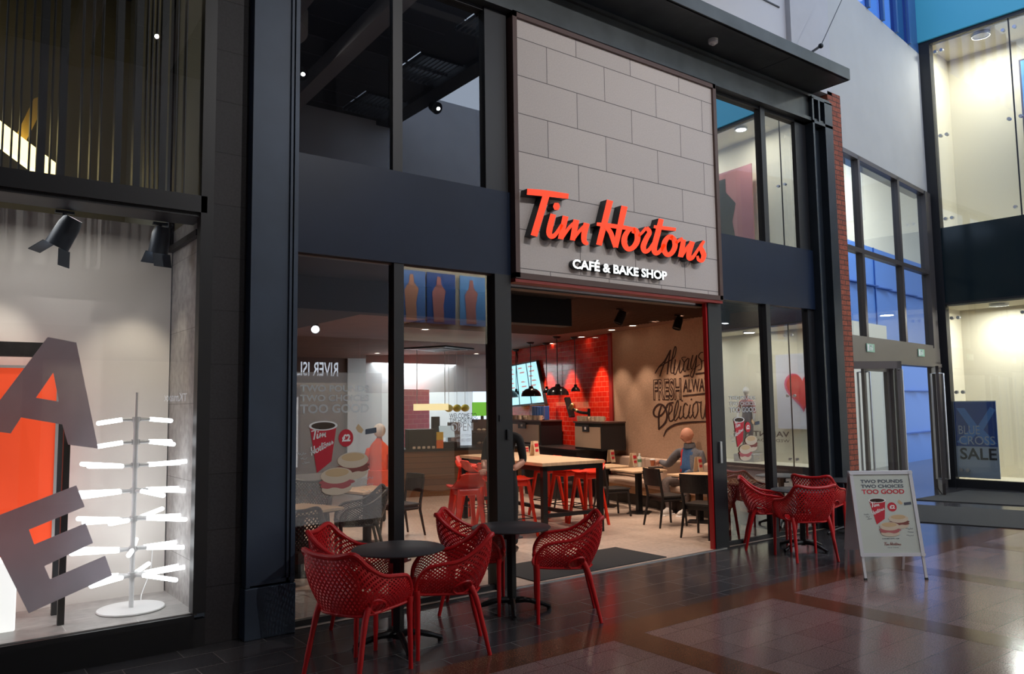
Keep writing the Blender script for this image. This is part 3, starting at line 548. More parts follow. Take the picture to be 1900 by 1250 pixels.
# what stands beyond the doors: blue cladding and pale lit store
def by(x): return 9.6+.133*(x-11.45)
struct(wallbox('wall_beyond', (11.3, by(11.3)), (21.3, by(21.3)), 0, 3.8, .2, 'cream', 1)); struct(wallbox('wall_beyond_blue', (21.3, by(21.3)), (32, by(32)), 0, 3.8, .2, 'bluepanel', 1)); struct(wallbox('wall_beyond_band', (11.3, by(11.3)), (32, by(32)), 3.8, 5.9, .2, 'bluepanel', 1)); struct(wallbox('wall_beyond_top', (11.3, by(11.3)), (32, by(32)), 5.9, 8, .2, 'cream', 1))
mb = MB()
for k in range(10): x = 12.2+k*2.1; mb.b2((x, by(x)-.03, 3.8), (x+.03, by(x), 5.9))
for z in (4.8,): 
    for k in range(20): x = 11.5+k; mb.b2((x, by(x)-.03, z), (x+1, by(x)+.1, z+.03))
for z in (.8, 2.0): 
    for k in range(10): x = 21.4+k; mb.b2((x, by(x)-.03, z), (x+1, by(x)+.1, z+.03))
struct(mb.build('trim_13', 'navy'))
gb = MB()
for z in (2.81,): dw(-4.5, 1.5, z, z+.01, .05, .06, gb)
struct(gb.build('trim_9', 'navy')); quad('floor', [(10.97, 9, 0), (32, 9, 0), (32, 13, 0), (10.97, 13, 0)], 'floor_dark')
struct(wallbox('wall_beyond_side', (11.02, 6.9), (11.25, 9.8), 0, 6, .05, 'cream', -1))
struct(MB().b2((11.1, 7.75, 8.0), (32, 14, 8.1)).build('sky_block_beyond', 'white'))  # unseen slab added overhead to keep sky light off the walls beyond
area('beyond_fill', (18.5, 8.9, 7.6), (19.5, 11, 3.0), 5, 1.2, 260, (.93, .97, 1))  # added lamp, stands in for light from above beyond the doors
# ================================================================== RIGHT WALL: two tiers of lit windows
def rw(s0, s1, z0, z1, o0, o1, mb):
    """box on the right wall, s metres from corner towards the camera; o metres behind the glass"""
    a = math.radians(-4.8); n = Vector((math.cos(a), -math.sin(a)))
    q = [Vector(Rp(s0))+n*o0, Vector(Rp(s1))+n*o0, Vector(Rp(s1))+n*o1, Vector(Rp(s0))+n*o1]
    vv = [mb.bm.verts.new((p.x, p.y, z)) for z in (z0, z1) for p in q]
    for f in ((0, 1, 2, 3), (4, 5, 6, 7), (0, 1, 5, 4), (1, 2, 6, 5), (2, 3, 7, 6), (3, 0, 4, 7)): mb.bm.faces.new([vv[i] for i in f])
    return mb
RL = 15
struct(rw(0, RL, 0, .17, -.03, .1, rw(-.25, .1, 0, 9.3, -.05, .15, rw(-.1, RL, 9.2, 9.28, -.05, .1, rw(0, RL, 3.68, 3.72, -.04, .1, MB())))).build('trim_10', 'frame'))
struct(rw(0, RL, 3.70, 5.27, -.02, .1, MB()).build('wall_dark_band', mat('dark_teal_band', (.006, .016, .022), .15)))
struct(rw(.1, RL, .17, 3.68, 0, .004, MB()).build('window_12', 'dglass')); struct(rw(.1, RL, 5.27, 9.2, 0, .004, MB()).build('window_13', 'dglass'))
struct(rw(-.3, RL, 9.28, 10.6, -.1, .1, MB()).build('wall_teal_band', 'teal'))
struct(rw(0, RL, .1, 3.7, 1.1, 1.2, rw(-.02, RL, .1, .16, .02, 1.2, rw(-.05, .0, .1, 3.7, .05, 1.2, MB()))).build('wall_store_lower', 'cream'))
struct(rw(0, RL, 5.2, 9.3, 1.3, 1.4, rw(-.05, .0, 5.2, 9.3, .05, 1.3, rw(0, RL, 5.1, 5.2, .05, 1.3, MB()))).build('wall_store_upper', 'cream'))
struct(rw(0, RL, 9.25, 9.3, .05, 1.4, rw(0, RL, 3.65, 3.7, .05, 1.2, MB())).build('ceiling_store', 'cream'))
gj = MB()
for s in (1.55, 3.9, 6.25, 8.6, 10.95, 13.3): rw(s-.012, s+.012, 5.27, 9.2, -.008, .012, gj); rw(s-.012, s+.012, .17, 3.68, -.008, .012, gj)
struct(gj.build('window_joints', 'frame'))
fc = MB()
for s in (.2, .32, 1.45, 1.65, 3.8, 4.0, 6.15, 6.35, 8.5, 8.7):
    for z in (.35, 1.9, 3.4, 5.45, 7.2, 9.0):
        q = Vector(Rp(s)); fc.cyl((q.x-.03, q.y, z), (q.x+.03, q.y, z), .035, n=10)
struct(fc.build('window_clips', 'steel'))
a_ = math.radians(-4.8); RN = Vector((math.cos(a_), -math.sin(a_), 0)); RD = Vector((-math.sin(a_), -math.cos(a_), 0))
def rloc(s, o, z): p = Rp(s); return Vector((p[0], p[1], z))+RN*o
for k, sL in enumerate((.95, 3.2, 5.5, 7.8, 10.1, 12.4)):
    for nm_, z_, pw_, w0 in (('lower', 3.62, 58, 'lower window of the right-hand store'), ('upper', 9.2, 72, 'upper window of the right-hand store')):
        t = thing('store_downlight', 'round ceiling lamp, %s from the corner in the %s' % (('first', 'second', 'third', 'fourth', 'fifth', 'sixth')[k], w0), 'downlight', rloc(sL, .38, z_)); MB().lathe([(.13, 0), (.17, -.02), (.17, .03)], n=20).build('rim', 'plate', t)
        l = bpy.data.lights.new('store_lamp', 'AREA'); l.shape = 'DISK'; l.size = .26; l.energy = pw_; l.color = (1, .96, .84); lo = bpy.data.objects.new('store_lamp', l); C.objects.link(lo); lo.parent = t; lo.location = (0, 0, -.015)
# --- sale poster, framed picture, heart sticker, mannequin in the right-hand store
def TR(s, o, z): p = rloc(s, o, z); return Matrix(((RD.x, 0, -RN.x, p.x), (RD.y, 0, -RN.y, p.y), (0, 1, 0, p.z), (0, 0, 0, 1)))
def sR(px, py): q = RW(px, py); return (Vector((q.x, q.y))-Vector(RA)).length
s0, s1 = sR(1770, 800), sR(1849, 800)
bp = thing('sale_poster', 'blue and grey BLUE CROSS SALE poster standing in the right-hand store window', 'poster', rloc(s0, .06, .2))
W_ = s1-s0; T0 = TR(0, 0, 0); T0.translation = Vector((0, 0, 0))
def off(T, x, y, z=0): return T @ Matrix.Translation((x, y, z))
MB().prism([(0, 0), (W_, 0), (W_, 1.52), (0, 1.52)], off(T0, 0, 0, -.02), .02).build('board', 'gry', bp)
MB().prism([(.01, .62), (W_-.01, .62), (W_-.01, 1.5), (.01, 1.5)], T0, .003).build('blue_field', 'navy', bp)
MB().prism([(.05, 1.38), (.2, 1.38), (W_*.55, 1.02), (W_-.1, 1.40), (W_-.01, 1.34), (W_*.68, .95), (W_-.02, .68), (W_-.2, .64), (W_*.5, .86), (.2, .64), (.02, .70), (W_*.38, .97)], T0, .005).build('cross', 'navy2', bp)
text('lettering_blue', 'BLUE', 'gry', off(T0, .07, .86, .006), W_*.50, .17, bp, bold=.0); text('lettering_cross', 'CROSS', 'gry', off(T0, .07, .655, .006), W_*.84, .17, bp)
text('lettering_sale', 'SALE', 'inkb', off(T0, .07, .36, .006), W_*.86, .23, bp, bold=.02)
pf = thing('framed_poster', 'tall framed blue-grey fashion picture in the upper right store window', 'picture', rloc(sR(1868, 150), .9, 5.9))
for a, b, c_, d_, m_ in ((0, 0, 2.2, 2.75, 'doorf'), (.04, .04, 2.16, 2.71, 'navy2')): MB().prism([(a, b), (c_, b), (c_, d_), (a, d_)], off(T0, 0, 0, .02 if a else 0), .02).build('picture' if a else 'frame', m_, pf)
MB().prism([(.5, .3), (1.5, .3), (1.4, 1.2), (1.7, 1.8), (1.2, 2.2), (.8, 1.9), (.6, 1.2)], off(T0, 0, 0, .045), .004).build('figure', mat('dusty_rose_print', (.35, .10, .12), .6), pf)
def heart_pts(r, n=40):
    o = []
    for i in range(n):
        t = 2*math.pi*i/n; o.append((r*math.sin(t)**3, r*(13*math.cos(t)-5*math.cos(2*t)-2*math.cos(3*t)-math.cos(4*t))/16))
    return o
# placed where the café glass mirrors them
hs = thing('heart_poster', 'pale poster with a big red heart, mirrored in the right café glass', 'poster', rloc(5.75, .98, 1.05))
MB().prism([(0, 0), (1.7, 0), (1.7, 1.95), (0, 1.95)], T0, .02).build('board', mat('pale_lilac_poster', (.80, .77, .82), .5), hs)
MB().prism(heart_pts(.56), off(T0, .88, 1.02, .025), .01).build('heart_edge', 'pinkln', hs); MB().prism(heart_pts(.50), off(T0, .86, 1.03, .04), .01).build('heart', 'heart', hs)
text('lettering_valentine', "VALENTINE'S", mat('x', (0, 0, 0)) and 'inkb', off(T0, 1.37, -.22, .0), 1.9, .15, hs, bold=.02); text('lettering_weekend', 'WEDNESDAY', 'inkb', off(T0, 1.37, -.36, .0), 1.2, .08, hs)
def skinmesh(verts, edges, lvl=2):
    me = bpy.data.meshes.new('s'); me.from_pydata([v[:3] for v in verts], edges, []); o = bpy.data.objects.new('s', me); C.objects.link(o)
    md = o.modifiers.new('k', 'SKIN'); md.use_smooth_shade = True; md.branch_smoothing = .6
    for i, v in enumerate(verts):
        r = v[3]; sv = me.skin_vertices[0].data[i]; sv.radius = (r if not isinstance(r, tuple) else r[0], r if not isinstance(r, tuple) else r[1]); sv.use_root = (i == 0)
    sb = o.modifiers.new('s', 'SUBSURF'); sb.levels = lvl; sb.render_levels = lvl
    dg = bpy.context.evaluated_depsgraph_get(); dg.update(); m = bpy.data.meshes.new_from_object(o.evaluated_get(dg)); bpy.data.objects.remove(o); return m
def seg_d(p, a, b):
    ab = b-a; t = max(0, min(1, (p-a).dot(ab)/max(ab.dot(ab), 1e-9))); return (p-a-ab*t).length
def body(name, verts, edges, mats, emat, parent, extra=None, lvl=2):
    """one continuous skinned body; emat gives each bone its clothing; extra(bm) adds the head and hands into the same mesh"""
    m = skinmesh(verts, edges, lvl); V = [Vector(v[:3]) for v in verts]
    for x in mats: m.materials.append(M[x])
    for p in m.polygons:
        c = p.center; p.material_index = emat[min(range(len(edges)), key=lambda i: seg_d(c, V[edges[i][0]], V[edges[i][1]])/(.02+(verts[edges[i][0]][3] if not isinstance(verts[edges[i][0]][3], tuple) else verts[edges[i][0]][3][0])))]
    bm = bmesh.new(); bm.from_mesh(m)
    if extra: extra(bm)
    bm.to_mesh(m); bm.free(); m.polygons.foreach_set('use_smooth', [True]*len(m.polygons)); m.name = name
    o = bpy.data.objects.new(name, m); C.objects.link(o); o.parent = parent; return o
def head_into(bm, c, r, yaw, mi_skin, mi_eye, mi_lip, tilt=0, bald=True):
    """skull, jaw, brow, nose, ears, eyes, mouth shaped into one ball; faces local +x"""
    n0 = len(bm.verts); f0 = len(bm.faces)
    bmesh.ops.create_uvsphere(bm, u_segments=32, v_segments=24, radius=1)
    Rm = Matrix.Rotation(yaw, 3, 'Z') @ Matrix.Rotation(tilt, 3, 'Y'); bm.verts.ensure_lookup_table(); bm.faces.ensure_lookup_table()
    for v in bm.verts[n0:]:
        x, y, z = v.co
        sx, sy, sz = 1.0, .78, 1.16
        if z < 0: k = -z; sy *= 1-.30*k; sx *= 1-.10*k
        if z < -.1 and x < 0: sx *= 1-.35*min(1, -z)
        X, Y, Z = x*sx, y*sy, z*sz
        if x > .2:
            X += .24*math.exp(-((z+.19)/.17)**2-(y/.16)**2)          # nose
            X += .05*math.exp(-((z-.14)/.10)**2-(y/.5)**2)                  # brow
            X -= .07*math.exp(-((z-.0)/.10)**2-((abs(y)-.30)/.14)**2)       # eye sockets
            X += .05*math.exp(-((z+.52)/.10)**2-(y/.25)**2)                 # lips
            X += .08*math.exp(-((z+.86)/.16)**2-(y/.25)**2)                 # chin
        v.co = Rm @ (Vector((X, Y, Z))*r)+c
    for f in bm.faces[f0:]: f.material_index = mi_skin
    def ell(p, rad, sc, mi):
        k = len(bm.faces); bmesh.ops.create_uvsphere(bm, u_segments=12, v_segments=8, radius=1, matrix=Matrix.Translation(c+Rm @ (Vector(p)*r)) @ Rm.to_4x4() @ Matrix.Diagonal((rad*sc[0]*r, rad*sc[1]*r, rad*sc[2]*r, 1)))
        bm.faces.ensure_lookup_table()
        for f in bm.faces[k:]: f.material_index = mi
    for s_ in (-1, 1):
        ell((-.02, s_*.74, -.06), .24, (.6, .28, 1), mi_skin); ell((.86, s_*.29, .02), .085, (1, 1.2, .6), mi_eye)
    ell((.93, 0, -.56), .18, (.35, 1, .22), mi_lip); ell((-.05, 0, -.95), .5, (1, 1, .9), mi_skin)
def hand_into(bm, w, d, pal, mi, s=1.0, curl=.6):
    """palm at wrist w, pointing d, palm facing pal; four bent fingers of unequal length and a thumb from the palm's side"""
    w = Vector(w); d = Vector(d).normalized(); pal = (Vector(pal)-d*Vector(pal).dot(d)).normalized(); sd = d.cross(pal)
    def cap(a, b, r1, r2):
        k = len(bm.faces); dd = b-a; T = Matrix.Translation((a+b)/2) @ dd.to_track_quat('Z', 'Y').to_matrix().to_4x4()
        bmesh.ops.create_cone(bm, cap_ends=True, segments=8, radius1=r1, radius2=r2, depth=dd.length, matrix=T); bmesh.ops.create_uvsphere(bm, u_segments=8, v_segments=6, radius=r2, matrix=Matrix.Translation(b)); bm.faces.ensure_lookup_table()
        for f in bm.faces[k:]: f.material_index = mi
    k = len(bm.faces); R = Matrix((d, sd, pal)).transposed()
    bmesh.ops.create_uvsphere(bm, u_segments=12, v_segments=8, radius=1, matrix=Matrix.Translation(w+d*.045*s) @ R.to_4x4() @ Matrix.Diagonal((.055*s, .042*s, .017*s, 1))); bm.faces.ensure_lookup_table()
    for f in bm.faces[k:]: f.material_index = mi
    for i, (o, L) in enumerate(((-.030, .030), (-.010, .034), (.010, .032), (.029, .025))):
        a = w+d*.085*s+sd*o*s; dr = d
        for j in range(3):
            dr = (dr*math.cos(curl)+pal*math.sin(curl)).normalized() if j else (d*math.cos(curl*.5)+pal*math.sin(curl*.5)); b = a+dr*L*s*(1-.15*j); cap(a, b, .0085*s, .008*s); a = b
    a = w+d*.025*s-sd*.035*s; b = a+(d*.7-sd*.6+pal*.3).normalized()*.035*s; cap(a, b, .010*s, .0095*s); cap(b, b+(d*.9+pal*.35).normalized()*.03*s, .0095*s, .008*s)
tag(MB().box(rloc(8.28, .72, .265), (.5, .6, .2), Matrix.Rotation(a_, 3, 'Z')).build('mannequin_plinth', 'white'), 'low white plinth under the mannequin in the right-hand store', 'plinth')
mq = rloc(8.28, .72, .36); mn = thing('mannequin', 'white mannequin in dusty pink top and grey trousers, mirrored in the right café glass', 'mannequin', mq, math.radians(180))
V_ = [(0, 0, 1.0, (.12, .15)), (0, 0, 1.22, (.10, .125)), (0, 0, 1.42, (.10, .16)), (0, 0, 1.52, .05), (0, 0, 1.58, .045), (0, .20, 1.40, .05), (.02, .26, 1.12, .04), (.12, .24, .92, .03), (0, -.20, 1.40, .05), (.02, -.26, 1.12, .04), (.06, -.25, .88, .03), (0, .10, .90, .10), (.02, .11, .5, .065), (0, .12, .08, .04), (0, -.10, .90, .10), (.02, -.11, .5, .065), (0, -.12, .08, .04)]
E_ = [(0, 1), (1, 2), (2, 3), (3, 4), (2, 5), (5, 6), (6, 7), (2, 8), (8, 9), (9, 10), (0, 11), (11, 12), (12, 13), (0, 14), (14, 15), (15, 16)]
def mh(bm): head_into(bm, Vector((0, 0, 1.70)), .105, 0, 0, 0, 0)
body('body', V_, E_, ['sandal', 'dress', 'cloth_grey'], [2, 1, 1, 0, 1, 1, 0, 1, 1, 0, 2, 2, 2, 2, 2, 2], mn, mh)
# fashion pictures of the upper store tier that the café glass mirrors
for k, (s, m_, lb_) in enumerate(((8.0, 'dress', 'large rose-toned fashion picture in the upper store tier, mirrored beside the sign'), (4.6, 'bluepanel', 'blue fashion picture in the upper store tier, right of the framed one'), )):
    pc = thing('fashion_picture', lb_, 'picture', rloc(s, 1.0, 6.1)); MB().prism([(0, 0), (1.6, 0), (1.6, 2.3), (0, 2.3)], T0, .03).build('picture', m_, pc)
    MB().prism([(.6, 0), (1.5, 0), (1.4, .9), (1.6, 1.4), (1.3, 1.7), (1.25, 2.1), (.95, 2.1), (.95, 1.7), (.6, 1.3), (.75, .8)], off(T0, 0, 0, .035), .004).build('figure', 'frame', pc)
# ================================================================== INTERIOR OF THE CAFE
CH = 3.13
WA = Vector((9.80, 6.3)); WB = Vector((10.72, 10.9)); WC = Vector((12.15, 16.6))
def wl(t): return WA.lerp(WB, t)
wdir = (WB-WA).normalized(); waz = math.degrees(math.atan2(wdir.x, wdir.y)); wn = Vector((-wdir.y, wdir.x))   # wn points into the room
if wn.x > 0: wn = -wn
struct(wallbox('wall_right', WA, WB, 0, CH, .15, 'beige', -1))
rdir = (WC-WB).normalized(); M['redtile'].node_tree.nodes['Mapping'].inputs['Rotation'].default_value = (0, 0, -math.atan2(rdir.y, rdir.x))
struct(wallbox('wall_red_tiled', WB+rdir*.02, WC, 0, CH, .15, 'redtile', -1))
struct(wallbox('trim_11', WB-wdir*.02, WB+rdir*.10, 0, CH, .03, mat('deep_red_trim', (.35, .012, .01), .5), 1))
struct(MB().b2((2.36, Y0+.06, 0), (2.42, 22, CH)).build('wall_left_inner', 'ceilb'))
struct(MB().poly([(2.3, Y0+.06, CH), (9.95, Y0+.06, CH), (14, 22, CH), (2.3, 22, CH)]).build('ceiling', 'ceilb'))
# fine slats of the ceiling near the entrance
slt = MB()
for i in range(70): slt.b2((6.4, Y0+.3+i*.075, CH-.02), (9.9, Y0+.315+i*.075, CH))
struct(slt.build('ceiling_slats', mat('slat_brown', (.10, .05, .035), .7)))
struct(MB().b2((2.42, 7.55, 2.76), (6.72, 7.75, CH)).build('ceiling_bulkhead', 'ceilk'))
struct(MB().b2((2.42, Y0+.1, CH-.03), (6.6, 7.6, CH)).b2((2.42, 7.7, 2.78), (3.9, 12, CH)).build('ceiling_black_zone', 'ceilk'))
struct(MB().b2((4.68, Y0+.04, 2.94), (7.8, Y0+.18, 3.06)).build('door_header_inner', 'frame'))
struct(MB().b2((7.70, Y0-.055, 0), (7.725, Y0+.0, 3.0)).b2((4.68, Y0+.0, 2.985), (7.7, Y0+.1, 3.01)).build('trim_12', mat('red_jamb', (.40, .008, .01), .4)))
tag(MB().b2((4.72, Y0+.02, 2.955), (7.6, Y0+.05, 2.975)).build('door_track', 'steel'), 'slim steel door track under the café entrance header', 'track')
q = PY(1307, 793, Y0-.1); tag(MB().b2((7.83, Y0-.10, 1.02), (7.87, Y0-.065, 1.28), .004).build('card_reader', 'steel'), 'small grey plate on the right post of the café entrance', 'switch')
tag(MB().b2((4.60, Y0-.095, 1.42), (4.63, Y0-.065, 1.52), .004).b2((4.52, Y0-.08, 1.60), (4.54, Y0-.068, 1.66)).build('lock_plate', 'frame'), 'small black lock plate on the left post of the café entrance', 'lock')
# back of the shop: bright service area under a white bulkhead
struct(wallbox('wall_bulkhead', (9.5, 18.9), (12.6, 16.9), 2.14, CH, .25, 'lilac', 1))
struct(wallbox('wall_kitchen', (9.6, 20.2), (13.2, 19.3), 0, CH, .2, mat('bright_kitchen_wall', (.78, .82, .80), .6), 1))
struct(MB().b2((2.4, 20.3, 0), (9.7, 20.5, CH)).build('wall_back', mat('dim_brown_wall', (.16, .10, .075), .8)))
a = PL(744, 725, (9, 17.2), 70); b = PL(797, 850, (9, 17.2), 70); struct(wallbox('wall_red_pier', (a.x, a.y), (b.x, b.y), 0, 2.2, .4, bricks('red_counter_tiles', (.62, .03, .03), (.5, .02, .02), (.7, .2, .15), .3, .12, .006, 'xz', .3), 1))
area('kitchen_light', (10.9, 18.2, 2.9), (10.9, 18.4, 0), 2.6, 1.2, 110, (.93, 1, .98))
ct = thing('service_counter', 'long wooden service counter with a dark top at the back of the café', 'counter', (0, 0, 0))
ca, cb_ = (7.2, 13.7), (9.9, 12.75)
ctf = wallbox('front', ca, cb_, 0, .88, .8, bricks('counter_planks', (.26, .14, .07), (.15, .085, .05), (.03, .02, .015), 3.5, .11, .003, 'xz', .4), 1); ctf.parent = ct
ctt = wallbox('top', (7.15, 13.68), (9.95, 12.7), .88, .93, .9, 'blackwood', 1); ctt.parent = ct
cdir = (Vector(cb_)-Vector(ca)).normalized()
def onc(px, o=.25): q = PL(px, 800, (ca[0], ca[1]+o), math.degrees(math.atan2(cdir.x, cdir.y))); return (q.x, q.y)
def item(name, px, o, w, d, h, m, label, cat, group=None, z=.93, bev=.01): x, y = onc(px, o); ob = MB().box((0, 0, h/2), (w, d, h), bev=bev).build(name, m); ob.location = (x, y, z); ob.rotation_euler = (0, 0, math.atan2(cdir.y, cdir.x)); return tag(ob, label, cat, group)
item('cake_display', 780, .2, .55, .4, .38, 'blackwood', 'dark display case of pastries at the left of the service counter', 'display case')
for k in range(5): item('pastry', 768+k*9, .0, .06, .05, .05, 'bun', ['first', 'second', 'third', 'fourth', 'fifth'][k]+' pale pastry from the left in front of the counter display case', 'pastry', 'pastries on the counter')
item('drink_dispenser', 808, .45, .14, .2, .62, 'frame', 'tall black drinks dispenser on the counter', 'dispenser')
item('juice_card', 816, -.02, .14, .04, .16, 'orange', 'orange card standing on the counter between the dispenser and the till', 'card'); item('snack_card', 816, -.02, .14, .04, .16, 'yellow', 'yellow card above the orange card on the counter', 'card', z=1.092)
till = thing('till', 'dark till with a slanted pale screen on the service counter', 'till', (*onc(829, .15), .93), math.atan2(cdir.y, cdir.x)); MB().box((0, 0, .06), (.34, .34, .12), bev=.01).build('base', 'frame', till); MB().box((0, 0, .32), (.3, .03, .24), Matrix.Rotation(-.4, 3, 'X')).cyl((0, 0, .1), (0, .03, .3), .02).build('screen', mat('till_screen', (.3, .35, .35), .3, emit=(.6, .75, .8), es=.5), till)
item('coffee_grinder', 842, .45, .2, .3, .5, 'steel', 'steel coffee machine right of the till', 'coffee machine'); item('queue_screen', 895, .3, .42, .05, .28, 'green', 'bright green order screen over the right end of the counter', 'screen', z=1.55)
item('queue_screen_stand', 895, .35, .06, .05, .62, 'frame', 'black stand carrying the green order screen', 'stand')
x, y = onc(905, .2); dn = thing('donut_case', 'brown case of round pastries under the green screen', 'display case', (x, y, .93), math.atan2(cdir.y, cdir.x)); MB().b2((-.3, .1, 0), (.3, .15, .55)).b2((-.3, -.15, 0), (.3, .15, .04)).b2((-.3, -.15, .28), (.3, .15, .30)).build('case', 'brown', dn)
for k in range(8): MB().sph((-.2+.1*(k % 4), -.05, .08+.26*(k//4)), .045, (1, 1, .6), 10).build('pastry', 'bun', dn, True)
q = PL(800, 755, (9, 16.2), 70); t = thing('menu_light_box', 'glowing warm light box hanging beside the red tiled pier', 'light box', q)
MB().b2((-.47, -.05, -.08), (.47, .05, .08)).build('box', mat('warm_light_box', (1, .8, .4), .5, emit=(1, .8, .4), es=1.0), t)
for sx in (-.4, .4): MB().b2((sx-.006, -.006, .08), (sx+.006, .006, CH-q.z)).build('hanger', 'plate', t)
q = PL(845, 757, (9, 16.2), 70); ys0 = None
for k in range(3):
    lb_ = ['left', 'middle', 'right'][k]+' yellow paper shade in the bright kitchen area'; p = q+Vector((k*.25-.2, 0, 0))
    if ys0 is None: ys0 = thing('yellow_lampshade', lb_, 'lampshade', p, 0, 'yellow shades in the kitchen area'); MB().sph((0, 0, 0), .12, (1, .8, .8), 16).build('shade', 'yellow', ys0, True); MB().b2((-.004, -.004, .08), (.004, .004, CH-q.z)).build('cord', 'plate', ys0)
    else: dup(ys0, p, 0, lb_, 'yellow shades in the kitchen area')
# window notes on the second pane
nt_ = thing('opening_notice', 'dark welcome lettering and the word OPEN on the second café pane', 'notice', PY(833, 768, Y0-.012))
q0 = PY(833, 776, Y0-.012); 
def onpane(px, py): q = PY(px, py, Y0-.012); return q-nt_.location
for bd, x0, y0, x1, h_, m_ in (('WELCOME TO', 834, 776, 884, .045, 'inkb'), ('TIM HORTONS', 834, 785, 887, .045, 'inkb'), ('OPEN', 836, 800, 878, .075, 'gry'), ('JOIN US TODAY', 845, 812, 876, .03, 'gry'), ('WE ARE HERE', 847, 820, 874, .03, 'gry')):
    a = onpane(x0, y0); b = onpane(x1, y0); text('lettering', bd, m_, frameXZ(a), b.x-a.x, h_, nt_)
# ------------------------------------------------------------------ menu screens on the red wall
mt = thing('menu_screen', 'large tilted menu screen with four columns hanging in front of the red tiled wall', 'screen', (0, 0, 0))
mp = (10.9, 12.2); maz = 16
c4 = [PL(x, y, mp, maz) for x, y in ((925, 682), (995, 668), (1011, 749), (925, 757))]
nrm = ((c4[1]-c4[0]).cross(c4[3]-c4[0])).normalized()
if nrm.dot(CAMP-c4[0]) < 0: nrm = -nrm
mb = MB(); vs = [mb.bm.verts.new(p) for p in c4]+[mb.bm.verts.new(p-nrm*.07) for p in c4]
for f in ((0, 1, 2, 3), (7, 6, 5, 4), (0, 1, 5, 4), (1, 2, 6, 5), (2, 3, 7, 6), (3, 0, 4, 7)): mb.bm.faces.new([vs[i] for i in f])
mb.build('housing', 'frame', mt)
def mpt(u, v, e=.004): return (c4[0].lerp(c4[1], u)).lerp(c4[3].lerp(c4[2], u), v)+nrm*e
for k in range(4): MB().poly([mpt(.01+k*.25, .03), mpt(.24+k*.25, .03), mpt(.24+k*.25, .96), mpt(.01+k*.25, .96)]).build('screen', 'screen', mt)
mb = MB()
for k in range(4):
    for j in range(7):
        if random.random() < .8: u = .03+k*.25+random.uniform(0, .06); v = .1+j*.11; mb.poly([mpt(u, v, .007), mpt(u+.05+random.uniform(0, .07), v, .007), mpt(u+.11, v+.03, .007), mpt(u, v+.03, .007)])
mb.build('menu_text', 'scr2', mt)
MB().cyl((c4[0]+c4[1])/2-nrm*.05, ((c4[0]+c4[1])/2).xy.to_3d()+Vector((0, 0, CH)), .015).build('hanger', 'frame', mt)
# back counter along the red wall with two brewers and rows of cups
def RWL(t, o, z=0): p = WB+rdir*t+Vector((rdir.y, -rdir.x))*(-o); return Vector((p.x, p.y, z))
ang = math.atan2(rdir.y, rdir.x)
bc = thing('back_counter', 'black back counter along the red tiled wall', 'counter', RWL(.12, 0), ang)
# local x along wall, local y>0 into the room (left of direction)
MB().b2((0, .02, 0), (3.6, .75, .86)).build('body', 'frame', bc); MB().b2((-.02, .02, .86), (3.62, .8, .90)).build('top', 'blackmetal', bc)
struct_k = MB().b2((.0, .8, 0), (1.2, 1.3, .62)); tag(struct_k.build('low_cabinet', 'frame'), 'low black cabinet in front of the back counter', 'cabinet'); bpy.data.objects['low_cabinet'].location = RWL(.12, 0); bpy.data.objects['low_cabinet'].rotation_euler = (0, 0, ang)
def brewer(px0, px1, label):
    p0 = PL(px0, 800, RWL(.3, .55).xy, math.degrees(math.atan2(rdir.x, rdir.y))); p1 = PL(px1, 800, RWL(.3, .55).xy, math.degrees(math.atan2(rdir.x, rdir.y)))
    wd_ = (p1-p0).xy.length; t = thing('coffee_brewer', label, 'coffee machine', (p1.x, p1.y, .9), ang)
    MB().b2((0, -.5, 0), (wd_, .0, .50)).build('housing', 'frame', t); MB().b2((.05*wd_, .0, .04), (.97*wd_, .02, .43)).build('steel_front', mat('warm_steel_front', (.62, .47, .34), .35, .15), t)
    MB().b2((wd_*.42, .02, .34), (wd_*.66, .035, .47)).build('badge_plate', 'inkb', t); MB().b2((wd_*.51, .035, .38), (wd_*.57, .04, .43)).build('badge_mark', 'wht', t)
    MB().b2((-.02, -.5, .50), (wd_+.02, .03, .53)).build('cup_tray', 'brown', t)
    return t, wd_
tA, wA = brewer(945, 1004, 'steel-fronted coffee brewer left on the back counter, six cups on top'); tB, wB = brewer(1067, 1117, 'steel-fronted coffee brewer right on the back counter by the wall corner')
def cupat(loc, r, h, label, group, m='shell'):
    t = thing('coffee_cup', label, 'cup', loc, 0, group); MB().lathe([(r*.7, 0), (r*.78, .003), (r, h), (r*.93, h), (r*.72, .01), (.001, .01)], n=16).build('cup', m, t, True)
    MB().tube(cat_rom([(r*.85, 0, h*.8), (r*1.5, 0, h*.75), (r*1.5, 0, h*.35), (r*.8, 0, h*.25)], 4), r*.1, 6).build('handle', m, t, True); return t
for T_, W2, k0, lb_, gp in ((tA, wA, 6, 'cream coffee cup in the row on the left brewer', 'cups on the left brewer'), (tB, wB, 6, 'cream coffee cup in the row on the right brewer', 'cups on the right brewer')):
    base = None
    for k in range(k0):
        R_ = Matrix.Rotation(ang, 3, 'Z'); p = Vector(T_.location)+R_ @ Vector((W2*(.1+.16*k), -.06, .53))
        lk = lb_.replace('cream coffee cup', ['sixth', 'fifth', 'fourth', 'third', 'second', 'first'][k]+' cream coffee cup from the left')
        if base is None: base = cupat(p, .065, .10, lk, gp)
        else: dup(base, p, ang+k*.9, lk, gp)
R_ = Matrix.Rotation(ang, 3, 'Z')
g_ = thing('wire_cup_rack', 'dark wire rack of upright cup sleeves behind the left brewer', 'rack', Vector(tA.location)+R_ @ Vector((wA*.1, -.3, .53)), ang)
for k in range(5): MB().b2((.02+k*.14, 0, 0), (.14+k*.14, .12, .30), .01).build('sleeve', 'navy', g_)
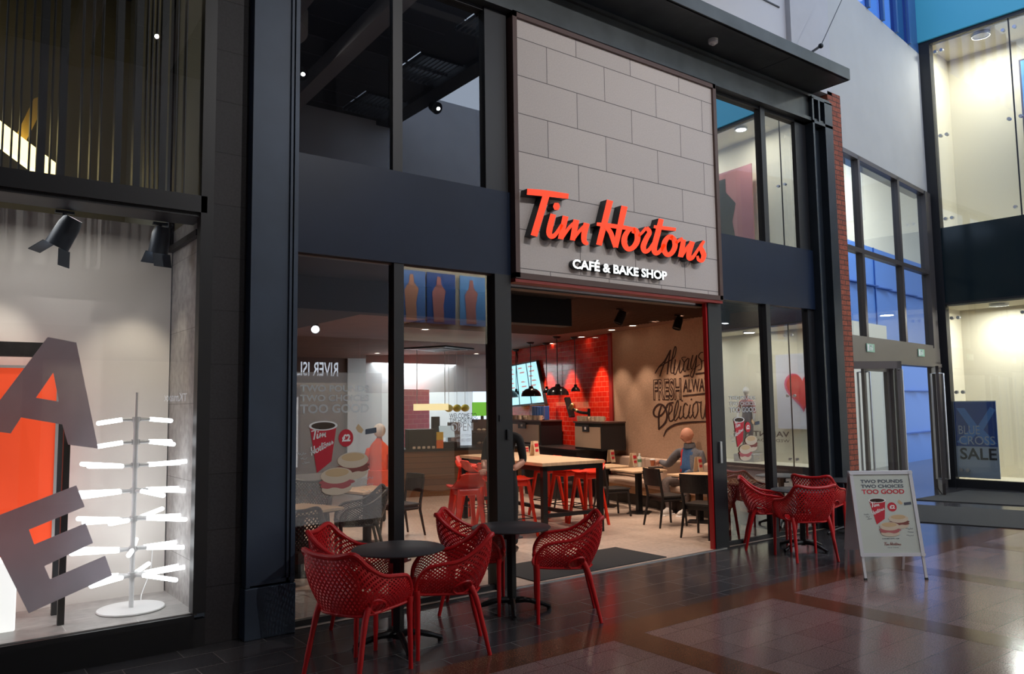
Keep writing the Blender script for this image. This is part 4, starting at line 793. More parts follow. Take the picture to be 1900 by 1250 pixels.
MB().tube([(0, .13, .02), (.75, .13, .02), (.75, .13, .33), (0, .13, .33)], .006, 6, True).build('wire', 'steel', g_)
p = RWL(.75, .12, 1.55); wa = thing('wall_bracket', 'black and brass hinged bracket mounted on the red tiled wall near the corner', 'bracket', p, ang)
MB().cyl((0, 0, -.1), (0, 0, .12), .03).tube(cat_rom([(0, .02, .03), (.15, .12, .05), (.42, .15, .12)], 5), .03, 8).build('arm', 'blackmetal', wa, True); MB().sph((.42, .15, .16), .06, (1, 1, 1.3)).sph((.25, .14, .08), .04).build('joint', mat('brass', (.65, .42, .18), .3, .8), wa, True)
MB().box((.55, .15, .15), (.05, .12, .45), Matrix.Rotation(.5, 3, 'Y')).build('panel', 'frame', wa)
# ------------------------------------------------------------------ pendants
def pendant(px, py_rose, py_bot, rad_px, big, label, group, first=None):
    q = PZ(px, py_rose, CH); zb = zat = (lambda d, L: H+d.z*(L/Vector((d.x, d.y)).length))(ray(px, py_bot), q.xy.length)
    if first:
        o = dup(first, (q.x, q.y, CH), 0, label, group); return o
    fwd = (q-CAMP).dot(fw); r = rad_px*fwd/F; dz = zb-CH
    t = thing('pendant_lamp', label, 'pendant lamp', (q.x, q.y, CH), 0, group)
    MB().lathe([(.001, -.045), (.05, -.045), (.085, -.015), (.085, 0)], n=20).build('ceiling_rose', 'blackmetal', t, True); MB().cyl((0, 0, -.04), (0, 0, dz+r*.95), .008, n=8).build('cord', 'blackmetal', t)
    MB().lathe([(r, 0), (r*.985, .03*r), (r*.93, r*.25), (r*.8, r*.48), (r*.55, r*.68), (r*.25, r*.78), (r*.18, r*.98), (.001, r*1.0)] if big else [(r, 0), (r, r*.25), (r*.85, r*.6), (r*.5, r*.95), (r*.33, r*1.05), (r*.33, r*1.5), (.001, r*1.55)], (0, 0, dz), 32).build('shade', mat('glossy_black_shade', (.010, .009, .010), .18), t, True)
    MB().lathe([(.001, dz+.02), (r*.92, dz+.02)], n=24).build('glow_disc', mat('pendant_glow', (1, .8, .5), .5, emit=(1, .70, .38), es=1.6), t)
    l = bpy.data.lights.new('pendant_light', 'SPOT'); l.energy = 16 if big else 6; l.color = (1, .72, .45); l.spot_size = math.radians(120); l.spot_blend = .6; l.shadow_soft_size = .06
    lo = bpy.data.objects.new('pendant_light', l); C.objects.link(lo); lo.parent = t; lo.location = (0, 0, dz+.01); return t
b1 = pendant(1033, 624, 733, 21, True, 'large glossy black dome pendant, rightmost of the big ones over the high table', 'large dome pendants')
pendant(984, 635, 738, 20, True, 'large glossy black dome pendant hanging in front of the menu screen', 'large dome pendants', b1); pendant(943, 645, 741, 20, True, 'large glossy black dome pendant half hidden by the left entrance post', 'large dome pendants', b1)
s1_ = pendant(1066, 625, 726, 8.5, False, 'small black pendant, rightmost, in front of the red tiles', 'small black pendants')
pendant(1013, 636, 727, 8.5, False, 'small black pendant beside the right edge of the menu screen', 'small black pendants', s1_); pendant(957, 648, 728, 9, False, 'small black pendant in front of the left columns of the menu screen', 'small black pendants', s1_)
# ------------------------------------------------------------------ downlights, tracks
dl = [(975, 651, 'far'), (988, 645, 'far'), (1025, 637, 'red'), (1079, 625, 'red'), (1135, 612, 'corner'), (1174, 604, 'wall'), (1217, 595, 'wall'), (1265, 584, 'wall'), (676, 671, 'left'), (720, 674, 'left'), (700, 655, 'left'), (884, 656, 'mid'), (898, 662, 'mid'), (789, 611, 'mid')]
dbase = None
DLAB = ['recessed ceiling downlight left of the pendant cords, above the menu screen', 'recessed ceiling downlight directly above the menu screen, second from the left post', 'recessed downlight close by the rightmost big pendant\'s ceiling rose', 'recessed downlight right of the smallest pendant\'s ceiling rose', 'recessed downlight over the corner of red tiles and beige wall', 'recessed downlight over the left end of the beige wall', 'recessed downlight over the beige wall above the start of the mural', 'recessed downlight over the mural, nearest the entrance jamb', 'recessed downlight seen through the first café pane, left one', 'recessed downlight seen through the first café pane, next to the mullion', 'recessed downlight seen through the first café pane, topmost', 'recessed downlight seen through the second café pane, beside the air unit', 'recessed downlight seen through the second café pane, lowest at the right', 'recessed downlight seen through the second café pane, topmost near the glass']
for k, (px, py, nm) in enumerate(dl):
    q = PZ(px, py, CH-.004); lab = 'round recessed downlight in the brown café ceiling'
    if dbase is None:
        t = dbase = thing('downlight', lab, 'downlight', q, 0, 'recessed downlights'); MB().lathe([(.055, 0), (.085, -.006), (.085, 0)], n=20).build('rim', 'plate', t); MB().lathe([(.001, .0), (.056, -.001)], n=20).build('lens', 'lamp', t)
    else: t = dup(dbase, q, 0, lab, 'recessed downlights')
    t['label'] = DLAB[k]
def lampspot(p, tgt, power, size=70, col=(1, .76, .56), rad=.03): return spot('downlight_beam', p, tgt, power, col, size, .5, rad)
# wall washers on the red tiles (three clear scallops), over the mural and the tables
for px in (1020, 1061, 1117): q = PL(px, 690, RWL(0, .0).xy, math.degrees(math.atan2(rdir.x, rdir.y))); n_ = Vector((-rdir.y, rdir.x, 0)); n_ = n_ if n_.x < 0 else -n_; s_ = Vector((q.x, q.y, CH-.03))+n_*.38; lampspot(s_, (s_.x-n_.x*.15, s_.y-n_.y*.15, 0), 190, 60, (1, .72, .52))
for t in (.03, .22, .40, .58, .76, .93): q = wl(t)+wn*.50; lampspot((q.x, q.y, CH-.03), (q.x-wn.x*.12, q.y-wn.y*.12, 0), 66, 72)
for x, y, pw in ((7.3, 7.6, 150), (8.3, 8.4, 120), (8.7, 10, 110), (5.8, 8.9, 130), (4.9, 10.6, 110), (3.4, 8.2, 70), (6.6, 12.0, 110), (9.3, 12.3, 80), (7.6, 9.4, 90), (3.3, 11.5, 70)): lampspot((x, y, CH-.03 if x > 4.2 or y > 12 else 2.75), (x, y+.1, 0), pw, 105, (1, .78, .62), .06)
def clamp_head(px, py, tgt, label, **k): q = PZ(px, py, CH-.02); return track_head((q.x, q.y, CH-.03), tgt, label, 'blackmetal', **k)
clamp_head(1150, 571, (6.6, 8.6, 0), 'black track spotlight above the entrance, aimed down', s=1.0, barn=False, glow='blackmetal'); clamp_head(1257, 583, (8, 8.2, 0), 'black track spotlight above the entrance, right of the other', s=1.0, barn=False, glow='blackmetal')
clamp_head(1345, 572, (8.7, 6.9, .0), 'black track spotlight glowing behind the right-hand café glass', s=1.0, barn=False)
clamp_head(585, 590, (2.9, 6.4, .9), 'bright white track spotlight behind the first café pane', s=1.0, barn=False, glow='lampw')
tr = thing('ceiling_track', 'black lighting track behind the first café pane', 'track', PZ(600, 560, CH-.02)); MB().b2((-.02, -.4, 0), (.02, 1.6, .03)).build('rail', 'frame', tr)
tr = thing('ceiling_track', 'black lighting track above the café entrance', 'track', (7.6, 6.75, CH-.03)); MB().b2((-1.6, -.02, 0), (1.9, .02, .03)).build('rail', 'frame', tr)
q = PZ(815, 648, CH-.03); ac = thing('ceiling_cassette', 'flat ceiling air unit with a dark square grille behind the second pane', 'air unit', q, .4)
MB().b2((-.6, -.6, 0), (.6, .6, .03), .005).build('surround', 'blackmetal', ac); MB().b2((-.35, -.35, -.01), (.35, .35, .0)).build('grille', 'frame', ac)
for sx in (-.5, .5): MB().b2((sx-.04, -.45, -.01), (sx+.04, .45, 0)).build('vent', 'plate', ac)
# ================================================================== FURNITURE
RIM = [(0, .285, .805), (.11, .288, .812), (.222, .262, .828), (.252, .17, .742), (.272, .04, .668), (.280, -.09, .648), (.272, -.195, .625), (.248, -.262, .545), (.232, -.275, .455)]
BOT = [(0, .185, .425), (.08, .18, .425), (.16, .155, .425), (.205, .08, .428), (.215, .0, .43), (.218, -.10, .433), (.222, -.18, .436), (.226, -.235, .44), (.228, -.268, .445)]
def mir_curve(P): return [(-x, y, z) for x, y, z in P[:0:-1]]+list(P)
def sample(P, t):
    n = len(P)-1; x = max(0, min(n-1e-6, t*n)); i = int(x); f = x-i; P = [Vector(p) for p in P]
    p0 = P[max(i-1, 0)] if i else P[0]*2-P[1]; p1 = P[i]; p2 = P[i+1]; p3 = P[i+2] if i+2 <= n else P[n]*2-P[n-1]
    return .5*((2*p1)+(p2-p0)*f+(2*p0-5*p1+4*p2-p3)*f*f+(3*p1-p0-3*p2+p3)*f**3)
def lattice(fn, nu, nv, keep, th=.007, hole=.66):
    """open diamond net on a surface fn(u,v)"""
    bm = bmesh.new(); vs = {}
    def V(i, j):
        if (i, j) not in vs: vs[(i, j)] = bm.verts.new(fn(i/nu, j/nv))
        return vs[(i, j)]
    for j in range(0, nv+1):
        for i in range(0, nu+1):
            if (i+j) % 2 == 0: continue
            c = [(i-1, j), (i, j-1), (i+1, j), (i, j+1)]; c = [q for q in c if 0 <= q[0] <= nu and 0 <= q[1] <= nv]
            if len(c) < 3: continue
            if not keep(i/nu, j/nv): continue
            ring = [V(*q) for q in c]
            if len(c) < 4: bm.faces.new(ring); continue
            m = fn(i/nu, j/nv); inner = [bm.verts.new(m.lerp(v.co, hole)) for v in ring]
            for k in range(4): bm.faces.new((ring[k], ring[(k+1) % 4], inner[(k+1) % 4], inner[k]))
    bmesh.ops.recalc_face_normals(bm, faces=bm.faces)
    bmesh.ops.solidify(bm, geom=list(bm.faces), thickness=th); return bm
RC, BC = mir_curve(RIM), mir_curve(BOT)
def wall_fn(u, v):
    a = sample(BC, u); b = sample(RC, u); p = a.lerp(b, v); t = abs(u-.5)*2
    out = Vector((p.x*1.2, p.y*.9+.02, 0)); out = out.normalized() if out.length > 1e-4 else Vector((0, 1, 0)); return p+out*(.035*math.sin(math.pi*v)*(1-t**3))-Vector((0, 0, .0))
def oval(u, v): t = abs(u-.5)*2; return ((t-.44)/.085)**2+((v-.16)/.17)**2
def make_air(matn, label, group):
    t = thing('net_armchair', label, 'chair', (0, 0, 0), 0, group)
    def wrap(bm, nm):
        s = MB(); s.bm.free(); s.bm = bm; return s.build(nm, matn, t, True)
    wrap(lattice(wall_fn, 100, 17, lambda u, v: oval(u, v) > 1, .008, .60), 'back_and_arms')
    def seat_fn(u, v):
        a = sample(BC, .5-.5*v); b = sample(BC, .5+.5*v); p = a.lerp(b, u); return p-Vector((0, 0, .012*math.sin(math.pi*u)*math.sin(math.pi*min(1, v))))
    wrap(lattice(seat_fn, 20, 20, lambda u, v: True, .01, .6), 'seat')
    r = MB(); r.tube([sample(RC, k/72) for k in range(73)], [.014+.005*(abs(k/36-1) < .4) for k in range(73)], 8)
    r.tube([sample(BC, k/48) for k in range(49)], .011, 8); r.tube([sample(BC, 0), (-.12, -.285, .44), (0, -.29, .437), (.12, -.285, .44), sample(BC, 1)], .013, 8)
    for s in (-1, 1): r.tube([wall_fn(.5+s*.5*(.44+.085*math.cos(a)), max(0.0, .16+.17*math.sin(a))) for a in [2*math.pi*k/20 for k in range(20)]], .009, 6, True)
    r.build('rim', matn, t, True)
    for sx in (-1, 1):
        MB().tube(cat_rom([(sx*.236, -.268, .47), (sx*.238, -.262, .40), (sx*.243, -.262, .2), (sx*.248, -.262, 0)], 4), [.024]*3+[.021]*3+[.018]*4+[.015]*3, 10).build('leg', matn, t, True)
        MB().tube(cat_rom([(sx*.205, .10, .50), (sx*.212, .15, .40), (sx*.225, .20, .2), (sx*.238, .245, 0)], 4), [.024]*3+[.021]*3+[.018]*4+[.015]*3, 10).build('leg', matn, t, True)
    return t
def face(fx, fy): return math.atan2(fx, -fy)      # local -y points along (fx,fy)
airs = [((2.40, 4.90), (.93, .36), 'red net armchair nearest the camera, its back to the left display window'),
        ((2.72, 5.64), (.72, -.69), 'red net armchair between the left round table and the café window'),
        ((3.20, 4.98), (-.89, .45), 'red net armchair right of the left round table, facing it'),
        ((3.93, 5.80), (.76, -.65), 'red net armchair behind the middle round table, backing on to the window'),
        ((4.42, 5.08), (-.80, .60), 'red net armchair standing alone right of the middle round table'),
        ((8.05, 5.17), (.50, .87), 'red net armchair with its back to the camera, in the group beside the A-board'),
        ((8.28, 5.86), (.62, -.78), 'red net armchair left of the far round table, by the right café glass'),
        ((9.22, 5.72), (.97, .25), 'red net armchair partly behind the A-board, backing on to the far round table')]
A0 = None
for (x, y), (fx, fy), lb_ in airs:
    if A0 is None: A0 = make_air('red', lb_, 'red net armchairs'); A0.location = (x, y, 0); A0.rotation_euler = (0, 0, face(fx, fy))
    else: dup(A0, (x, y, 0), face(fx, fy), lb_)
B0 = None
for (x, y), (fx, fy), lb_ in (((4.15, 8.35), (-.9, .3), 'black net armchair behind the second café pane, beside a small wooden table'), ((2.95, 7.3), (.5, .9), 'black net armchair just behind the first café pane'), ((2.85, 8.9), (.6, -.8), 'black net armchair at the far side of the table behind the first pane'), ((4.0, 9.5), (-.5, -.86), 'black net armchair further back behind the second pane')):
    if B0 is None: B0 = make_air('black', lb_, 'black net armchairs'); B0.location = (x, y, 0); B0.rotation_euler = (0, 0, face(fx, fy))
    else: dup(B0, (x, y, 0), face(fx, fy), lb_)
def make_round(label):
    t = thing('round_table', label, 'table', (0, 0, 0), 0, 'black round café tables')
    MB().lathe([(.001, .690), (.33, .690), (.345, .696), (.345, .702), (.34, .706), (.001, .706)], n=48).build('tabletop', 'tabletop', t, True)
    b = MB().b2((-.14, -.03, .655), (.14, .03, .692)).b2((-.045, -.045, .60), (.045, .045, .67)).build('bracket', 'blackmetal', t); MB().b2((.045, -.05, .60), (.10, .05, .615)).b2((.0, -.052, .60), (.05, -.046, .68)).build('lever', 'steel', b)
    MB().b2((-.03, -.03, .05), (.03, .03, .62), .006).build('column', 'blackmetal', t)
    for k in range(4):
        a = math.pi/4+k*math.pi/2; dx, dy = math.cos(a), math.sin(a)
        lg = MB().tube(cat_rom([(0, 0, .085), (dx*.12, dy*.12, .085), (dx*.24, dy*.24, .055), (dx*.33, dy*.33, .022)], 4), [.026]*4+[.022]*5+[.017]*4, 8).build('foot', 'blackmetal', t, True)
        MB().cyl((dx*.32, dy*.32, 0), (dx*.32, dy*.32, .02), .02, n=12).build('glide', 'black', lg)
    return t
rt_ = [((2.92, 5.27), .5, 'black round table at the left, between three red armchairs'), ((4.17, 5.53), .2, 'black round table in the middle, in front of the left entrance post'), ((8.50, 5.50), .7, 'black round table between red armchairs in front of the right café glass'), ((9.95, 5.72), .3, 'black round table half hidden behind the A-board, by the steel column')]
R0 = None
for (x, y), a, lb_ in rt_:
    if R0 is None: R0 = make_round(lb_); R0.location = (x, y, 0); R0.rotation_euler = (0, 0, a)
    else: dup(R0, (x, y, 0), a, lb_)
# high table and stools
hx0, hy0 = 6.68, 8.14; hta = -math.radians(6)
ht = thing('high_table', 'tall oak-topped bar table on a black square frame', 'table', (hx0, hy0, 0), hta)
HW, HL, HH = 1.0, 2.35, .985
MB().b2((-.02, -.02, HH-.045), (HW+.02, HL, HH), .004).build('tabletop', 'oak', ht)
MB().b2((.0, .0, HH-.11), (HW, .05, HH-.045)).b2((0, HL-.07, HH-.11), (HW, HL-.02, HH-.045)).b2((0, 0, HH-.11), (.05, HL-.02, HH-.045)).b2((HW-.05, 0, HH-.11), (HW, HL-.02, HH-.045)).build('apron', 'blackmetal', ht)
for x in (.0, HW-.07):
    for y in (.0, HL-.09): MB().b2((x, y, 0), (x+.07, y+.07, HH-.05)).build('leg', 'blackmetal', ht)
MB().b2((.05, .01, .26), (HW-.05, .06, .31)).b2((.05, HL-.08, .26), (HW-.05, HL-.03, .31)).b2((.48, .05, .26), (.53, HL-.05, .31)).build('stretcher', 'blackmetal', ht)
def make_stool(label, group):
    t = thing('bar_stool', label, 'stool', (0, 0, 0), 0, group); H_ = .77
    def fn(u, v):
        x = (u-.5)*.42; y = (v-.5)*.38; z = H_+.02*(2*u-1)**2*1.2; k = max(0, (v-.62)/.38); z += .17*k**1.6-.06*k*(2*u-1)**4; y += .03*k; x *= 1-.22*k**2-.10*(1-v)**3; return Vector((x, y, z-.015*math.sin(math.pi*v)))
    bm = bmesh.new(); N = 14; vs = [[bm.verts.new(fn(i/N, j/N)) for i in range(N+1)] for j in range(N+1)]
    for j in range(N):
        for i in range(N):
            if (i in (0, N-1)) and (j in (0, N-1)): continue
            bm.faces.new((vs[j][i], vs[j][i+1], vs[j+1][i+1], vs[j+1][i]))
    bmesh.ops.recalc_face_normals(bm, faces=bm.faces); bmesh.ops.solidify(bm, geom=list(bm.faces), thickness=.018)
    s = MB(); s.bm.free(); s.bm = bm; s.build('seat', 'stoolred', t, True)
    MB().b2((-.14, -.14, H_-.10), (.14, .14, H_-.02), .02).build('seat_base', 'stoolred', t)
    for sx in (-1, 1):
        for sy in (-1, 1):
            a = Vector((sx*.115, sy*.115, H_-.02)); b = Vector((sx*.21, sy*.21, 0)); mb = MB()
            va = [mb.bm.verts.new(a+Vector((dx*.030, dy*.018, 0))) for dx, dy in ((-1, -1), (1, -1), (1, 1), (-1, 1))]; vb = [mb.bm.verts.new(b+Vector((dx*.018, dy*.014, 0))) for dx, dy in ((-1, -1), (1, -1), (1, 1), (-1, 1))]
            mb.bm.faces.new(va[::-1]); mb.bm.faces.new(vb)
            for k in range(4): mb.bm.faces.new((va[k], va[(k+1) % 4], vb[(k+1) % 4], vb[k]))
            mb.build('leg', 'stoolred', t)
    MB().tube([(.175, .175, .25), (-.175, .175, .25), (-.175, -.175, .25), (.175, -.175, .25)], .007, 8, True).build('footrest', 'blackmetal', t); return t
S0 = None
stools = [((6.55, 8.55), 1.35, 'bright red bar stool at the near left corner of the high table'), ((6.70, 9.25), 1.5, 'bright red bar stool on the high table\'s left side, second from the entrance'), ((6.85, 9.9), 1.45, 'bright red bar stool at the far left of the high table'),
          ((7.95, 8.65), -1.7, 'bright red bar stool at the near right corner of the high table'), ((8.0, 9.2), -1.5, 'bright red bar stool in the middle of the right side of the high table'), ((8.12, 9.8), -1.6, 'bright red bar stool at the far right of the high table'),
          ((7.3, 10.75), 0.1, 'bright red bar stool at the far end of the high table'), ((5.45, 8.15), 2.9, 'bright red high stool seen alone through the second café pane')]
for (x, y), a, lb_ in stools:
    if S0 is None: S0 = make_stool(lb_, 'red bar stools'); S0.location = (x, y, 0); S0.rotation_euler = (0, 0, a)
    else: dup(S0, (x, y, 0), a, lb_)
# square tables along the bench
def make_sq(label, w_=.66, d_=.66):
    t = thing('square_table', label, 'table', (0, 0, 0), 0, 'square oak-topped tables')
    MB().b2((-w_/2, -d_/2, .668), (w_/2, d_/2, .698), .006).build('tabletop', 'oak', t); MB().b2((-.28, -.28, .65), (.28, .28, .668)).build('plate', 'blackmetal', t)
    MB().b2((-.04, -.04, .03), (.04, .04, .655)).build('column', 'blackmetal', t); MB().lathe([(.25, 0), (.25, .012), (.06, .035), (.04, .04)], n=4).build('base', 'blackmetal', t); return t
Q0 = make_sq('oak-topped square table in front of the seated man, bottle and cup on it'); Q0.location = (9.38, 9.0, 0); Q0.rotation_euler.z = -math.radians(waz)
dup(Q0, (9.56, 9.95, 0), -math.radians(waz), 'oak-topped square table at the far end of the bench, near the red wall'); dup(Q0, (9.32, 7.72, 0), -math.radians(waz), 'oak-topped square table at the right, beside the entrance jamb')
dup(Q0, (3.3, 8.1, 0), .3, 'oak-topped square table behind the first café pane'); dup(Q0, (4.75, 9.4, 0), .2, 'oak-topped square table behind the second café pane with a black chair')
for x, y, lb_ in ((8.9, 6.75, 'dark table behind the right-hand café glass'),): dup(Q0, (x, y, 0), .2, lb_)
def make_wood(label, group='black wooden chairs'):
    t = thing('wooden_chair', label, 'chair', (0, 0, 0), 0, group)
    MB().b2((-.20, -.21, .42), (.20, .20, .445), .012).build('seat', 'blackwood', t); MB().b2((-.18, -.18, .36), (.18, .17, .42)).build('seat_frame', 'blackwood', t)
    mb = MB(); n = 10; P = [(-.21+.42*k/n, .235-.05*math.cos((k/n-.5)*math.pi)*-1) for k in range(n+1)]
    for i in range(n):
        for z0, z1 in ((.585, .83),):
            a, b = P[i], P[i+1]; q = [Vector((a[0], a[1], z0)), Vector((b[0], b[1], z0)), Vector((b[0]*.96, b[1]+.03, z1)), Vector((a[0]*.96, a[1]+.03, z1))]; o_ = Vector((0, -.018, 0))
            v = [mb.bm.verts.new(p) for p in q]+[mb.bm.verts.new(p+o_) for p in q]
            for f in ((0, 1, 2, 3), (7, 6, 5, 4), (0, 1, 5, 4), (1, 2, 6, 5), (2, 3, 7, 6), (3, 0, 4, 7)): mb.bm.faces.new([v[k] for k in f])
    mb.build('backrest', 'blackwood', t)
    for s in (-1, 1):
        MB().cyl((s*.17, -.17, .42), (s*.19, -.20, 0), .019, .015).build('leg', 'blackwood', t, True); MB().tube([(s*.19, .26, .78), (s*.185, .20, .45), (s*.18, .20, .35), (s*.20, .27, 0)], [.016, .020, .020, .014], 8).build('leg', 'blackwood', t, True)
        MB().tube([(s*.175, -.17, .385), (s*.18, .19, .385)], .013, 8).build('rail', 'blackwood', t)
    return t
W0 = make_wood('black wooden chair in front of the seated man, its back to the entrance'); W0.location = (8.72, 7.82, 0); W0.rotation_euler.z = face(.98, -.22)
dup(W0, (8.85, 9.05, 0), face(.97, -.25), 'black wooden chair pulled up to the middle square table'); dup(W0, (8.95, 10.1, 0), face(.98, .1), 'black wooden chair at the far square table, behind the high table'); dup(W0, (8.35, 6.85, 0), face(.9, .2), 'black wooden chair in the dark behind the right café glass')
dup(W0, (5.35, 9.6, 0), face(-.98, -.1), 'black wooden chair beside the table behind the second pane'); dup(W0, (3.1, 10.4, 0), face(.3, -.9), 'black wooden chair at the back left of the café')
# bench along the wall
bn = thing('banquette', 'long taupe upholstered bench against the beige wall', 'bench', (WA.x, WA.y, 0), -math.radians(waz))
BL = (WB-WA).length-.1
MB().b2((-.42, .25, 0), (-.02, BL, .20)).build('plinth', 'darkbase', bn); MB().b2((-.46, .2, .20), (-.02, BL, .335)).build('wood_band', 'oakband', bn)
MB().b2((-.52, .2, .335), (-.02, BL, .435), .03).build('seat_cushion', 'bench', bn)
for k in range(4): a = .2+k*(BL-.2)/4; MB().b2((-.16, a, .44), (-.02, a+(BL-.2)/4-.006, .80), .03).build('back_cushion', 'bench', bn)
# menu cards, bottle, cup
def tabletop_item(px, py, z): return PZ(px, py, z)
K0 = None
for px, py, z, lb_ in ((992, 845, .985, 'folded paper menu card on the near half of the high table'), (1078, 843, .985, 'small folded card at the far right of the high table'), (1134, 857, .70, 'folded menu card on the far square table by the red wall'), (1175, 865, .70, 'folded menu card beside the water bottle on the middle table'), (1296, 874, .70, 'folded menu card on the right-hand square table')):
    q = tabletop_item(px, py, z)
    if px == 1078: q = Vector((7.86, 10.0, .985))
    if K0 is None:
        K0 = thing('menu_card', lb_, 'menu card', q, .3, 'folded menu cards'); mb = MB(); mb.box((0, -.035, .11), (.13, .006, .225), Matrix.Rotation(-.14, 3, 'X')).box((0, .035, .11), (.13, .006, .225), Matrix.Rotation(.14, 3, 'X')).build('card', 'card', K0)
        MB().box((0, -.036, .16), (.09, .007, .05), Matrix.Rotation(-.14, 3, 'X')).box((0, -.043, .08), (.08, .007, .04), Matrix.Rotation(-.14, 3, 'X')).build('print', 'pred', K0)
    else:
        o = dup(K0, q, .2, lb_)
        if px == 1078: o.scale = (.7, .7, .5)
q = tabletop_item(1187, 866, .70); bt = thing('water_bottle', 'small clear plastic water bottle with a green label on the middle table', 'bottle', q)
MB().lathe([(.001, 0), (.032, .002), (.034, .02), (.034, .14), (.028, .165), (.013, .19), (.013, .21)], n=20).build('bottle', mat('pale_plastic', (.55, .62, .58), .2), bt, True); MB().lathe([(.0345, .08), (.0345, .13)], n=20).build('label', mat('green_label', (.10, .25, .14), .5), bt, True); MB().cyl((0, 0, .205), (0, 0, .225), .015).build('cap', 'wht', bt)
q = tabletop_item(1211, 864, .70); cu = thing('paper_cup', 'takeaway paper cup under the seated man\'s hand', 'cup', q)
MB().lathe([(.030, 0), (.042, .10), (.001, .10)], n=24).build('cup', mat('kraft_red_cup', (.50, .16, .07), .6), cu, True); MB().lathe([(.045, .098), (.045, .106), (.040, .118), (.001, .118)], n=24).build('lid', 'wht', cu, True)
q = tabletop_item(1208, 867, .70); tag(MB().b2((-.11, -.07, 0), (.11, .07, .018), .005).build('black_wallet', 'black'), 'flat black folder lying by the paper cup on the middle table', 'folder'); bpy.data.objects['black_wallet'].location = q+Vector((-.02, -.12, 0))
# entrance mat
m4 = [PZ(957, 1046, .006), PZ(1133, 1019, .006), PZ(1233, 1035, .006), PZ(1044, 1068, .006)]
y_n = Y0-.02; tag(MB().b2((4.98, y_n-.0, .004), (6.90, m4[1].y+.05, .014)).build('entrance_mat', 'matt'), 'dark grey entrance mat just inside the café threshold', 'mat')
# ------------------------------------------------------------------ mural
mu = thing('wall_mural', 'brown hand-lettered Always Fresh Always Delicious mural on the beige wall', 'mural', (WA.x, WA.y, 0), -math.radians(waz))
def MU(u, v):
    q = PL(1190+.16*u, 620+.16*v, (WA.x-.0, WA.y), waz); d = Vector((q.x-WA.x, q.y-WA.y)); return (d.dot(wdir), q.z)
TM = Matrix(((0, 0, -1, -.004), (-1, 0, 0, 0), (0, 1, 0, 0), (0, 0, 0, 1)))   # draws on the wall with x running towards the entrance
def mstroke(mb, pts):
    Lf, Rt = ribbon(pts); g = [[(-MU(u, v)[0], MU(u, v)[1]) for u, v in S] for S in (Lf, Rt)]; stroke_solid(mb, g[0], g[1], TM, .0008)
mb = MB()
for p in ([(160, 455, 12), (210, 375, 14), (270, 310, 14), (330, 200, 14), (345, 180, 14)], [(215, 490, 13), (255, 370, 14), (340, 185, 15)], [(342, 182, 14), (318, 320, 16), (302, 465, 14)], [(200, 385, 10), (290, 330, 12), (380, 270, 10), (405, 170, 12), (392, 145, 12), (370, 230, 14), (345, 380, 14), (345, 440, 12), (372, 445, 10), (395, 380, 8)],
          [(398, 290, 14), (378, 430, 14), (400, 458, 10), (455, 300, 10)], [(452, 300, 12), (440, 420, 14), (462, 438, 10), (500, 340, 10), (470, 275, 8), (520, 265, 8)], [(545, 275, 12), (500, 330, 12), (492, 410, 13), (515, 425, 10), (545, 330, 9), (555, 280, 12), (538, 410, 12), (565, 400, 8)], [(600, 240, 14), (575, 350, 14), (590, 400, 10), (640, 250, 9)], [(645, 240, 14), (625, 400, 14), (595, 495, 11), (572, 470, 8), (600, 410, 7), (680, 350, 7)], [(720, 210, 9), (690, 215, 12), (665, 260, 12), (700, 310, 13), (695, 400, 12), (655, 415, 9)], [(690, 320, 9), (740, 300, 8), (800, 290, 8)]): mstroke(mb, p)
mb.build('lettering_always', 'mural', mu)
mb = MB()
for p in ([(375, 790, 16), (310, 810, 20), (265, 900, 18), (200, 955, 16), (150, 935, 20), (150, 870, 20), (205, 812, 20), (265, 835, 20), (300, 930, 22), (280, 1020, 22), (200, 1105, 14)], [(235, 825, 16), (205, 930, 20), (205, 1105, 18)], [(315, 930, 10), (355, 880, 11), (355, 820, 10), (330, 830, 12), (318, 930, 14), (335, 1005, 13), (390, 960, 9), (430, 820, 9), (425, 765, 10), (400, 820, 13), (380, 950, 14), (395, 1000, 11), (435, 950, 8)],
          [(462, 830, 12), (440, 950, 13), (460, 975, 10), (500, 920, 8)], [(475, 762, 16), (472, 776, 16)], [(540, 820, 10), (510, 800, 12), (490, 860, 13), (492, 950, 13), (520, 970, 10), (565, 900, 8)], [(570, 815, 12), (550, 930, 13), (570, 965, 10), (610, 900, 8)], [(584, 745, 16), (580, 762, 16)], [(640, 785, 10), (605, 820, 12), (598, 910, 13), (620, 968, 11), (655, 900, 12), (652, 800, 11), (630, 780, 9), (690, 790, 9)], [(695, 775, 14), (690, 870, 14), (700, 960, 12), (725, 960, 9), (750, 800, 9)], [(760, 770, 14), (745, 930, 14), (765, 980, 10), (800, 900, 8)], [(860, 760, 11), (815, 800, 12), (850, 860, 13), (830, 950, 11)],
          [(258, 1185, 10), (300, 1105, 20), (400, 1045, 24), (540, 1022, 22), (760, 1010, 14), (850, 1012, 8)], [(490, 487, 20), (560, 476, 20)], [(630, 462, 20), (840, 430, 20)], [(482, 716, 18), (870, 672, 18)]): mstroke(mb, p)
mb.build('lettering_delicious', 'mural', mu)
def mtext(nm, body, p0, p1, ptop, m_, lift=0, **k):
    a = MU(*p0); b = MU(*p1); c_ = MU(*ptop); T = TM @ Matrix.Translation((-a[0], a[1], lift)); return text(nm, body, m_, T, abs(b[0]-a[0]), c_[1]-a[1], mu, **k)
mtext('lettering_fresh', 'FRESH', (142, 768), (470, 725), (150, 522), 'mural', bold=.045, shear=.05); mtext('lettering_fresh_inline', 'FRESH', (152, 758), (462, 722), (156, 532), 'beige', .002, bold=-.018, shear=.05)
